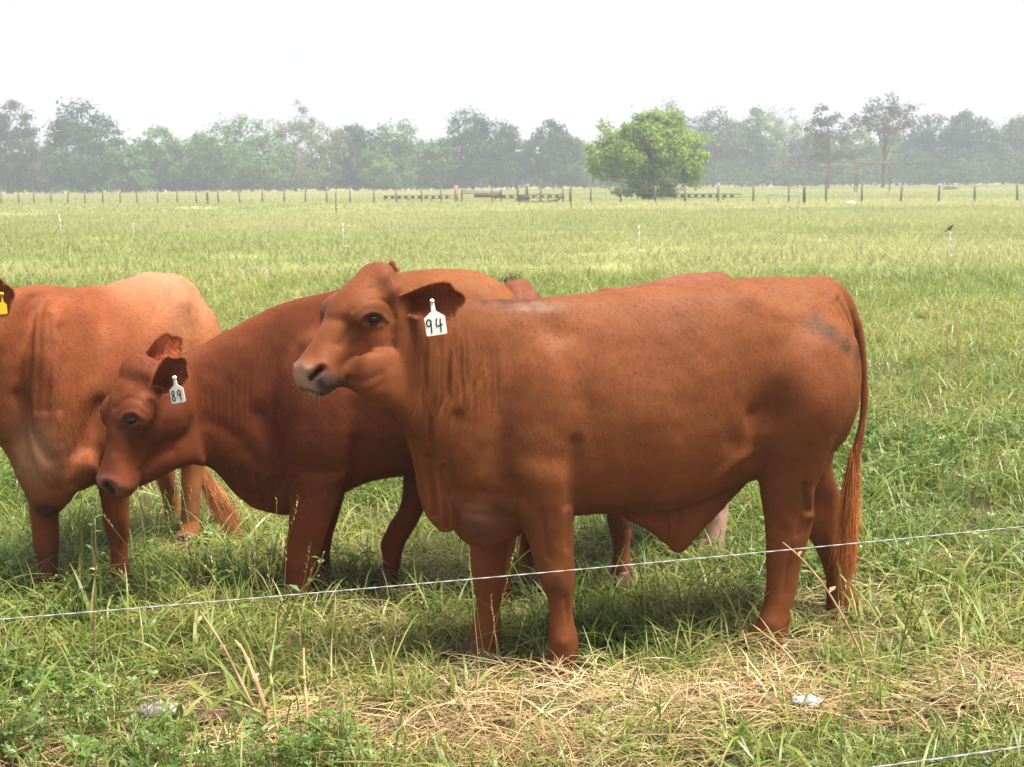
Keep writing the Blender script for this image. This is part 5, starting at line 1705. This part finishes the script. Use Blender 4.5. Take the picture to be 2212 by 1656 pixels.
def heads(n, rad, h, rng, size=.011):
    """round flower heads on thin stalks"""
    V, F, A = [], [], []
    for k in range(n):
        a, r = rng.uniform(0, 6.283), rad * math.sqrt(rng.random())
        c = np.array((r * math.cos(a), r * math.sin(a), h * rng.uniform(.7, 1.2)))
        v = rng.uniform(0, 1)
        b = len(V); s = size * rng.uniform(.7, 1.2)
        for th in (0.4, 1.1, 1.9, 2.7):
            for ph in range(6):
                q = ph * 1.047 + th
                V.append(c + np.array((math.sin(th) * math.cos(q), math.sin(th) * math.sin(q), math.cos(th) * 1.05)) * s * rng.uniform(.85, 1.1)); A.append(v)
        for i in range(3):
            for ph in range(6):
                F.append((b + i * 6 + ph, b + i * 6 + (ph + 1) % 6, b + i * 6 + 6 + (ph + 1) % 6, b + i * 6 + 6 + ph))
        F.append((b, b + 1, b + 2, b + 3)); F.append((b, b + 3, b + 4, b + 5))
    return V, F, A


def seedstalks(n, rad, h, rng):
    """thin upright stalks that end in a loose seed spike"""
    V, F, A = [], [], []
    for k in range(n):
        a, r = rng.uniform(0, 6.283), rad * math.sqrt(rng.random())
        p = np.array((r * math.cos(a), r * math.sin(a), 0.0)); d = rng.normal(0, .22, 2); L = h * rng.uniform(.6, 1.2); v = rng.uniform(.45, .95)
        top = p + np.array((d[0] * L, d[1] * L, L))
        t = rng.uniform(0, 6.283); s = np.array((math.cos(t), math.sin(t), 0)) * .0013
        b = len(V)
        V += [p - s, p + s, top + s * .7, top - s * .7]; F.append((b, b + 1, b + 2, b + 3)); A += [v] * 4
        for i in range(9):
            u = 1 - i * .028
            c = p + (top - p) * u; q = rng.normal(0, 1, 3); q /= np.linalg.norm(q)
            e = np.array((q[0] * .7, q[1] * .7, .8)) * .016; w = np.cross(e, q + .01); w *= .0028 / (np.linalg.norm(w) + 1e-9)
            b = len(V)
            V += [c, c + e * .5 + w, c + e, c + e * .5 - w]; F.append((b, b + 1, b + 2, b + 3)); A += [min(1, v + .1)] * 4
    return V, F, A


PROTO_N = [0]


def proto_collection(name, makers, mat):
    """clump meshes kept outside the scene; only their instances are drawn"""
    col = bpy.data.collections.new(name)
    for mk in makers:
        V, F, A = mk
        me = mesh_np(name, np.array(V), np.array(F), mat)
        at_ = me.attributes.new('blade', 'FLOAT', 'POINT'); at_.data.foreach_set('value', np.array(A, np.float32))
        o = bpy.data.objects.new("%s_clump_%d" % (name, PROTO_N[0]), me); PROTO_N[0] += 1
        col.objects.link(o)
    return col


def scatter(name, P, rotz, scale, clump, col, label, tilt=None):
    """one object: points with a geometry-node tree that puts a clump on each"""
    n = len(P)
    me = bpy.data.meshes.new(name)
    me.vertices.add(n); me.vertices.foreach_set('co', np.asarray(P, np.float32).ravel())
    def attr(nm, typ, val, fld):
        a = me.attributes.new(nm, typ, 'POINT'); a.data.foreach_set(fld, np.ascontiguousarray(val).ravel())
    R = np.zeros((n, 3), np.float32); R[:, 2] = rotz
    if tilt is not None: R[:, :2] = tilt
    attr('rot', 'FLOAT_VECTOR', R, 'vector')
    attr('scl', 'FLOAT', scale.astype(np.float32), 'value')
    attr('clump', 'FLOAT', clump.astype(np.float32), 'value')
    k = len(col.objects)
    attr('pick', 'INT', RNG.integers(0, k, n).astype(np.int32), 'value')
    o = link(bpy.data.objects.new(name, me))
    ng = bpy.data.node_groups.new(name + "_nodes", 'GeometryNodeTree')
    ng.interface.new_socket("Geometry", in_out='INPUT', socket_type='NodeSocketGeometry')
    ng.interface.new_socket("Geometry", in_out='OUTPUT', socket_type='NodeSocketGeometry')
    gi, go = ng.nodes.new('NodeGroupInput'), ng.nodes.new('NodeGroupOutput')
    ci = ng.nodes.new('GeometryNodeCollectionInfo'); ci.inputs['Collection'].default_value = col
    ci.inputs['Separate Children'].default_value = True; ci.inputs['Reset Children'].default_value = True
    ip = ng.nodes.new('GeometryNodeInstanceOnPoints'); ip.inputs['Pick Instance'].default_value = True
    m2p = ng.nodes.new('GeometryNodeMeshToPoints')
    def na(nm, typ):
        q = ng.nodes.new('GeometryNodeInputNamedAttribute'); q.data_type = typ; q.inputs['Name'].default_value = nm
        return [s for s in q.outputs if s.enabled][0]
    l = ng.links.new
    l(gi.outputs[0], m2p.inputs['Mesh']); l(m2p.outputs[0], ip.inputs['Points']); l(ci.outputs[0], ip.inputs['Instance'])
    l(na('pick', 'INT'), ip.inputs['Instance Index'])
    e2r = ng.nodes.new('FunctionNodeEulerToRotation')
    l(na('rot', 'FLOAT_VECTOR'), e2r.inputs[0]); l(e2r.outputs[0], ip.inputs['Rotation'])
    l(na('scl', 'FLOAT'), ip.inputs['Scale'])
    l(ip.outputs[0], go.inputs[0])
    md = o.modifiers.new("scatter", 'NODES'); md.node_group = ng
    tag(o, label, "grass", kind='stuff')
    return o


def field_points(y0, y1, dens, rng, margin=1.2, k=0.40):
    """random points on the strip of ground the camera could see between y0 and y1"""
    w = max(k * y1 + margin, 1)
    n = int(2 * w * (y1 - y0) * dens)
    x = rng.uniform(-w, w, n); y = rng.uniform(y0, y1, n)
    ok = np.abs(x) < k * y + margin
    x, y = x[ok], y[ok]
    return np.stack([x, y, ground_z(x, y)], -1)


def hay_amount(P):
    """how much cut hay lies at a place: a worn band beside the fence wire"""
    x, y = P[:, 0], P[:, 1]
    Q = np.stack([x, y * 1.6, 0 * x], -1)
    nz = vnoise(Q, 1.3, 41) * .55 + vnoise(Q, 3.7, 42) * .35
    c = np.interp(x, [-1.6, .3, .7, 1.6], [4.27, 4.36, 4.60, 4.74]); wd = np.interp(x, [-1.6, .3, .7, 1.6], [.26, .34, .22, .18])
    band = np.exp(-((y - c) / wd) ** 2) * np.clip((x + 1.25) / .7, .3, 1) * 1.25 + .45 * np.exp(-((y - 5.0 - .2 * x) / .2) ** 2) * (x > -.1) * .6 - .7 * np.exp(-(((x - .75) / .36) ** 2 + ((y - 4.25) / .20) ** 2)) - .35 * np.clip((x - 1.0) * 3, 0, 1) * np.clip((4.5 - y) * 4, 0, 1)
    return np.clip(band + nz * .6 - .12, 0, 1)


g = np.random.default_rng(5)
near_tufts = proto_collection("grass_tuft", [blades(26, .085, hh, .0062, ln, dr, g, 5, .08, .62, lie) for hh, ln, dr, lie in
    ((.20, 35, 1.5, .1), (.26, 40, 1.9, .15), (.17, 50, 1.4, .2), (.30, 30, 2.1, .1), (.22, 60, 1.6, .3), (.15, 30, 1.0, .1), (.34, 28, 2.4, .1), (.24, 55, 1.8, .35))] + [blades(14, .06, hh, .0105, 35, 2.2, g, 6, .15, .6, .1) for hh in (.30, .38, .26)], M_GRASS)
short_tufts = proto_collection("short_tuft", [blades(30, .08, hh, .0045, 55, 1.3, g, 4, .05, .7, .3) for hh in (.08, .11, .14, .09)], M_GRASS)
clovers = proto_collection("clover", [clover(n, .09, hh, s, g) for n, hh, s in ((34, .10, .014), (28, .13, .017), (40, .08, .012), (30, .16, .015))], M_CLOVER)
hays = proto_collection("hay", [blades(n, .16, L, w, 10, .7, g, 5, .1, .95, 1.0, .03) for n, L, w in ((34, .22, .0030), (44, .15, .0026), (24, .32, .0034), (50, .10, .0024), (30, .18, .0048))], M_HAY)
flowers = proto_collection("flower", [heads(2, .6, .3, g), heads(1, .2, .34, g, .012), heads(3, .9, .26, g, .010)], M_FLOWER)
stalks = proto_collection("seed_stalk", [seedstalks(n, .14, hh, g) for n, hh in ((5, .38), (7, .32), (4, .45), (6, .28))], M_GRASS)
mid_tufts = proto_collection("meadow_tuft", [blades(44, .26, hh, .0085, 45, 1.7, g, 4, .0, .55, .15) for hh in (.22, .27, .32, .24, .19)], M_GRASS)
far_tufts = proto_collection("meadow_patch", [blades(110, .9, hh, .015, 40, 1.3, g, 3, .12, .45) for hh in (.20, .24, .27, .18)], M_FAR)
dist_tufts = proto_collection("distant_patch", [blades(120, 2.4, hh, .035, 35, 1.0, g, 3, .15, .42) for hh in (.14, .17, .12)], M_FAR)


def in_front(P, dx=.15, dy=.55):
    """trampled ground: the strip on the camera's side of each of the bull's feet"""
    m = np.zeros(len(P), bool)
    for c in FEET[:4]: m |= (np.abs(P[:, 0] - c[0]) < dx) & (P[:, 1] < c[1] + .05) & (P[:, 1] > c[1] - dy)
    return m


def keep_out(P, r=.075):
    """no clump grows right where a foot stands"""
    ok = np.ones(len(P), bool)
    for c in FEET: ok &= (P[:, 0] - c[0]) ** 2 + (P[:, 1] - c[1]) ** 2 > r * r
    return ok


def put(name, P, col, label, s0=.75, s1=1.25, base=0.0, amp=.22, nscale=1.1, tilt=.12):
    rng = np.random.default_rng(abs(hash(name)) % 1000 + 3 if False else len(name) * 17 + len(P))
    cl = base + amp * (vnoise(np.stack([P[:, 0], P[:, 1], 0 * P[:, 0]], -1), nscale, 12)) + rng.normal(0, .06, len(P))
    return scatter(name, P, rng.uniform(0, 6.283, len(P)), rng.uniform(s0, s1, len(P)), cl, col, label, rng.normal(0, tilt, (len(P), 2)))


rg = np.random.default_rng(11)
P = field_points(3.4, 9.5, 95, rg); P = P[keep_out(P, .07)]
hy = hay_amount(P)
lush = np.clip(.75 + .6 * vnoise(np.stack([P[:, 0], P[:, 1], 0 * P[:, 0]], -1), .9, 51), .25, 1)
keep = (rg.random(len(P)) < (1 - hy * .97) * lush) & (rg.random(len(P)) < np.clip((P[:, 1] - 4.1) / .9, .28, 1)) & (~in_front(P) | (rg.random(len(P)) < .12))
put("tall_grass", P[keep], near_tufts, "lush uneven green grass around the cattle's feet", .55, 1.2, .04, .20)
P = field_points(3.4, 7.2, 120, rg); P = P[keep_out(P, .05)]
keep = rg.random(len(P)) < np.clip(1.15 - hay_amount(P) * .65, .32, 1)
keep &= ~in_front(P, .12, .35) | (rg.random(len(P)) < .3)
put("short_grass", P[keep], short_tufts, "short green grass between the taller tufts", .7, 1.2, .06, .22)
P = field_points(3.4, 10, 42, rg); P = P[keep_out(P, .06)]
pv = vnoise(np.stack([P[:, 0], P[:, 1], 0 * P[:, 0]], -1), 1.0, 61)
keep = (rg.random(len(P)) < np.clip(pv * 1.6 + .12, 0, 1)) & (rg.random(len(P)) < 1 - hay_amount(P) * .8)
keep &= ~in_front(P)
put("clover_cover", P[keep], clovers, "low clover leaves growing through the grass", .8, 1.35, .05, .2)
P = field_points(3.4, 6.6, 130, rg)
h_ = hay_amount(P)
keep = rg.random(len(P)) < np.clip(h_ * 1.0 + .12, 0, 1)
P = P[keep]; P[:, 2] += rg.uniform(0, .03, len(P))
put("cut_hay", P, hays, "dry cut hay strewn along the fence line", .6, 1.25, .0, .18, 2.0, .09)
P = field_points(4.2, 18, 1.0, rg)
put("clover_flowers", P, flowers, "white and pinkish clover heads dotted in the grass", .45, .8, .0, .1)
P = field_points(4.4, 18, 3.2, rg); P = P[keep_out(P, .2)]
put("seed_stalks", P, stalks, "thin seed stalks standing above the grass", .7, 1.15, -.05, .15)
P = field_points(9.0, 26, 16, rg)
put("meadow_grass", P, mid_tufts, "thick meadow grass behind the cattle", .75, 1.25, .16, .18, .35)
P = field_points(24, 75, 1.9, rg, 3)
put("far_grass", P, far_tufts, "pale green grass farther out in the pasture", .8, 1.25, .18, .22, .10, .05)
P = field_points(70, 235, .30, rg, 6)
put("distant_grass", P, dist_tufts, "distant pale grass before the tree line", .8, 1.25, .25, .25, .035, .03)
# ================================================================== NEAR FENCE WIRES AND WEEDS
def polywire(px_pts, h_pts, label, r):
    """braided fence wire: two twisted strands; heights above ground and bearings fix the run"""
    P = []
    for (px, py), h in zip(px_pts, h_pts):
        q = ray(px, py); k = (h - CAM_H) / q[2]
        P.append(CAM_P + q * k)
    a, b = P[0], P[-1]
    root = empty("fence_wire", tuple(a)); tag(root, label, "wire", "white fence wires in front of the cattle")
    Ln = np.linalg.norm(b - a); n = int(Ln / .011)
    t = (b - a) / Ln; s = np.cross(t, (0, 0, 1)); s /= np.linalg.norm(s); u = np.cross(s, t)
    for ph in (0, math.pi):
        pts = []
        for i in range(n + 1):
            f = i / n; c = t * Ln * f - np.array((0, 0, .012 * 4 * f * (1 - f)))
            an = ph + i * .6
            pts.append(c + (s * math.cos(an) + u * math.sin(an)) * r * .55)
        MB().tube(pts, r * .62, 5).build("strand", M_ROPE, root)
    return root


polywire([(-260, 1357), (2420, 1114)], [.46, .54], "white twisted fence wire running across in front of the bull's legs", .0016)
polywire([(1300, 1718), (2420, 1576)], [.42, .46], "lower white fence wire crossing the bottom right corner", .0016)

M_WEED = simple_mat("weed_stalk", (0.20, 0.10, 0.055), (0.46, 0.33, 0.16), 14, .8, .4, stretch=(1, 1, .25))
M_WEEDG = simple_mat("green_weed_stalk", (0.17, 0.20, 0.06), (0.33, 0.33, 0.12), 14, .7, .3)
M_WLEAF = simple_mat("weed_leaf", (0.05, 0.11, 0.025), (0.10, 0.17, 0.045), 20, .6, .2)


def gpt(px, py, h=0.0):
    q = ray(px, py); k = (h - CAM_H) / q[2]
    return CAM_P + q * k


def weed(base, stems, label, rng, cat="weed", group="dead weeds in the foreground"):
    """stems: (list of survey points above the base plane, radius, green, leaves)"""
    root = empty("weed", (base[0], base[1], 0)); tag(root, label, cat, group)
    d0 = base[1]
    for pts, r, green, nl in stems:
        P = []
        for i, (px, py) in enumerate(pts):
            q = ray(px, py); dd = d0 + .05 * i * (1 if r > .004 else -1)
            P.append(CAM_P + q * (dd / q[1]) - np.array((base[0], base[1], 0)))
        if P[0][2] < .03: P[0][2] = -.02
        C = catmull(P, 5) if len(P) > 2 else P
        r = r * 1.05; rr = np.linspace(r, r * .45, len(C))
        for k in range(2, len(C), 5): rr[k] *= 1.5          # nodes
        st = MB().tube(C, list(rr), 7).build("stem", M_WEEDG if green else M_WEED, root)
        if nl:
            V, F = [], []
            for k in range(nl):
                c = np.array(C[int(len(C) * (.35 + .6 * k / nl))]); a = rng.uniform(0, 6.283)
                f = np.array((math.cos(a), math.sin(a), rng.uniform(.1, .8))); f /= np.linalg.norm(f)
                w = np.cross(f, (0, 0, 1.0)); w /= np.linalg.norm(w); L = rng.uniform(.025, .055); b = len(V)
                V += [c, c + f * L * .5 + w * L * .24, c + f * L - np.array((0, 0, L * .2)), c + f * L * .5 - w * L * .24]; F.append((b, b + 1, b + 2, b + 3))
            mesh_obj("leaves", V, F, M_WLEAF if green else M_WEED, st, False)['kind'] = 'stuff'
    return root


rw = np.random.default_rng(77)
b0 = gpt(600, 1590)
weed(b0, [([(600, 1590), (545, 1520), (485, 1400), (432, 1318)], .0055, False, 2), ([(598, 1585), (590, 1500), (583, 1440), (592, 1380), (598, 1322)], .005, True, 4), ([(585, 1450), (560, 1400), (530, 1340), (508, 1300)], .0035, True, 5),
          ([(596, 1590), (560, 1490), (540, 1440), (525, 1405), (508, 1382)], .0085, False, 1), ([(575, 1545), (520, 1518), (460, 1505), (412, 1492)], .005, True, 2), ([(610, 1590), (622, 1540), (630, 1500), (615, 1490)], .003, False, 2)],
     "dead branching weed with a thick pale broken stalk at lower left", rw)
weed(gpt(664, 1600), [([(664, 1600), (662, 1520), (657, 1460), (656, 1398)], .0055, False, 2), ([(652, 1620), (648, 1560), (640, 1500)], .0035, False, 1)], "upright reddish dead stalk right of the branching weed", rw)
weed(gpt(588, 1490), [([(588, 1490), (600, 1380), (640, 1290), (680, 1240), (700, 1190)], .004, True, 9), ([(600, 1370), (610, 1300), (690, 1330)], .003, True, 4)], "green leafy weed stem leaning before the lowered head cow's leg", rw, "weed", "green weeds in the foreground")
weed(gpt(205, 1440), [([(205, 1440), (203, 1330), (206, 1230), (205, 1120)], .0035, False, 2), ([(204, 1230), (198, 1150), (208, 1085)], .003, True, 5), ([(95, 1420), (98, 1330), (94, 1250)], .003, True, 3)], "tall thin weed rising beside the left cow's leg", rw, "weed", "green weeds in the foreground")
weed(gpt(1878, 1450), [([(1878, 1452), (1845, 1380), (1790, 1280), (1735, 1210), (1690, 1170)], .0048, False, 4), ([(1866, 1420), (1850, 1330), (1835, 1270), (1815, 1240)], .0042, True, 4)], "leaning dead weed in front of the bull's hind leg", rw)
weed(gpt(1740, 1450), [([(1740, 1450), (1690, 1400), (1650, 1368), (1625, 1348)], .0048, False, 1)], "short dead stalk leaning against the bull's hind hoof", rw)
weed(gpt(1935, 1450), [([(1935, 1450), (1950, 1380), (1968, 1300), (1985, 1210)], .0035, True, 8), ([(1950, 1380), (1985, 1330), (2000, 1270)], .003, True, 5)], "slender green weed right of the bull's tail", rw, "weed", "green weeds in the foreground")
weed(gpt(1395, 1330), [([(1395, 1330), (1385, 1250), (1370, 1180), (1362, 1120)], .003, False, 5), ([(1440, 1335), (1420, 1250), (1405, 1180)], .003, False, 4)], "two thin reddish weed stems under the bull's belly", rw)
# tall dark seed stalks far right
for k, (px, py, tx, ty) in enumerate(((2010, 760, 2000, 680), (2050, 850, 2042, 690), (2070, 880, 2068, 700), (2110, 830, 2128, 690))):
    weed(gpt(px, py), [([(px, py), ((px + tx) / 2 + 3, (py + ty) / 2), (tx, ty)], .006, False, 3)], ("leftmost and shortest dried stalk beside the bull's rump", "dried stalk second from the left beside the bull's rump", "dried stalk third from the left beside the bull's rump", "leaning dried stalk farthest right of the bull's rump")[k], rw, "weed", "dried stalks right of the rump")

# pale stones and a bird-whitened clod in the hay
def rock(px, py, s, label, m_, cat, name, flat=.5):
    bm = bmesh.new(); bmesh.ops.create_icosphere(bm, subdivisions=3, radius=1)
    for q in bm.verts: q.co *= 1 + .28 * mnoise.noise(q.co * 1.7 + Vector((px, py, 0))) + .10 * mnoise.noise(q.co * 5)
    for q in bm.verts: q.co = Vector((q.co.x * s[0], q.co.y * s[1], q.co.z * s[1] * flat))
    me = bpy.data.meshes.new(name); bm.to_mesh(me); bm.free(); me.materials.append(m_)
    me.polygons.foreach_set('use_smooth', np.ones(len(me.polygons), bool))
    o = link(bpy.data.objects.new(name, me)); p = gpt(px, py); o.location = (p[0], p[1], .02); tag(o, label, cat)


M_STONE = simple_mat("pale_stone", (0.16, 0.13, 0.12), (0.36, 0.33, 0.32), 18, .9, .5)
M_CHALK = simple_mat("whitish_clod", (0.20, 0.17, 0.17), (0.48, 0.46, 0.47), 60, .9, .8)
rock(345, 1545, (.085, .05), "flat greyish brown stone half buried in the grass at lower left", M_STONE, "stone", "stone", .45)
rock(455, 1560, (.05, .035), "small dark clod beside the dead weed", M_RUST, "clod", "clod", .6)
rock(1742, 1528, (.050, .035), "whitish crumbly clod in the hay at lower right", M_CHALK, "clod", "clod", .6)
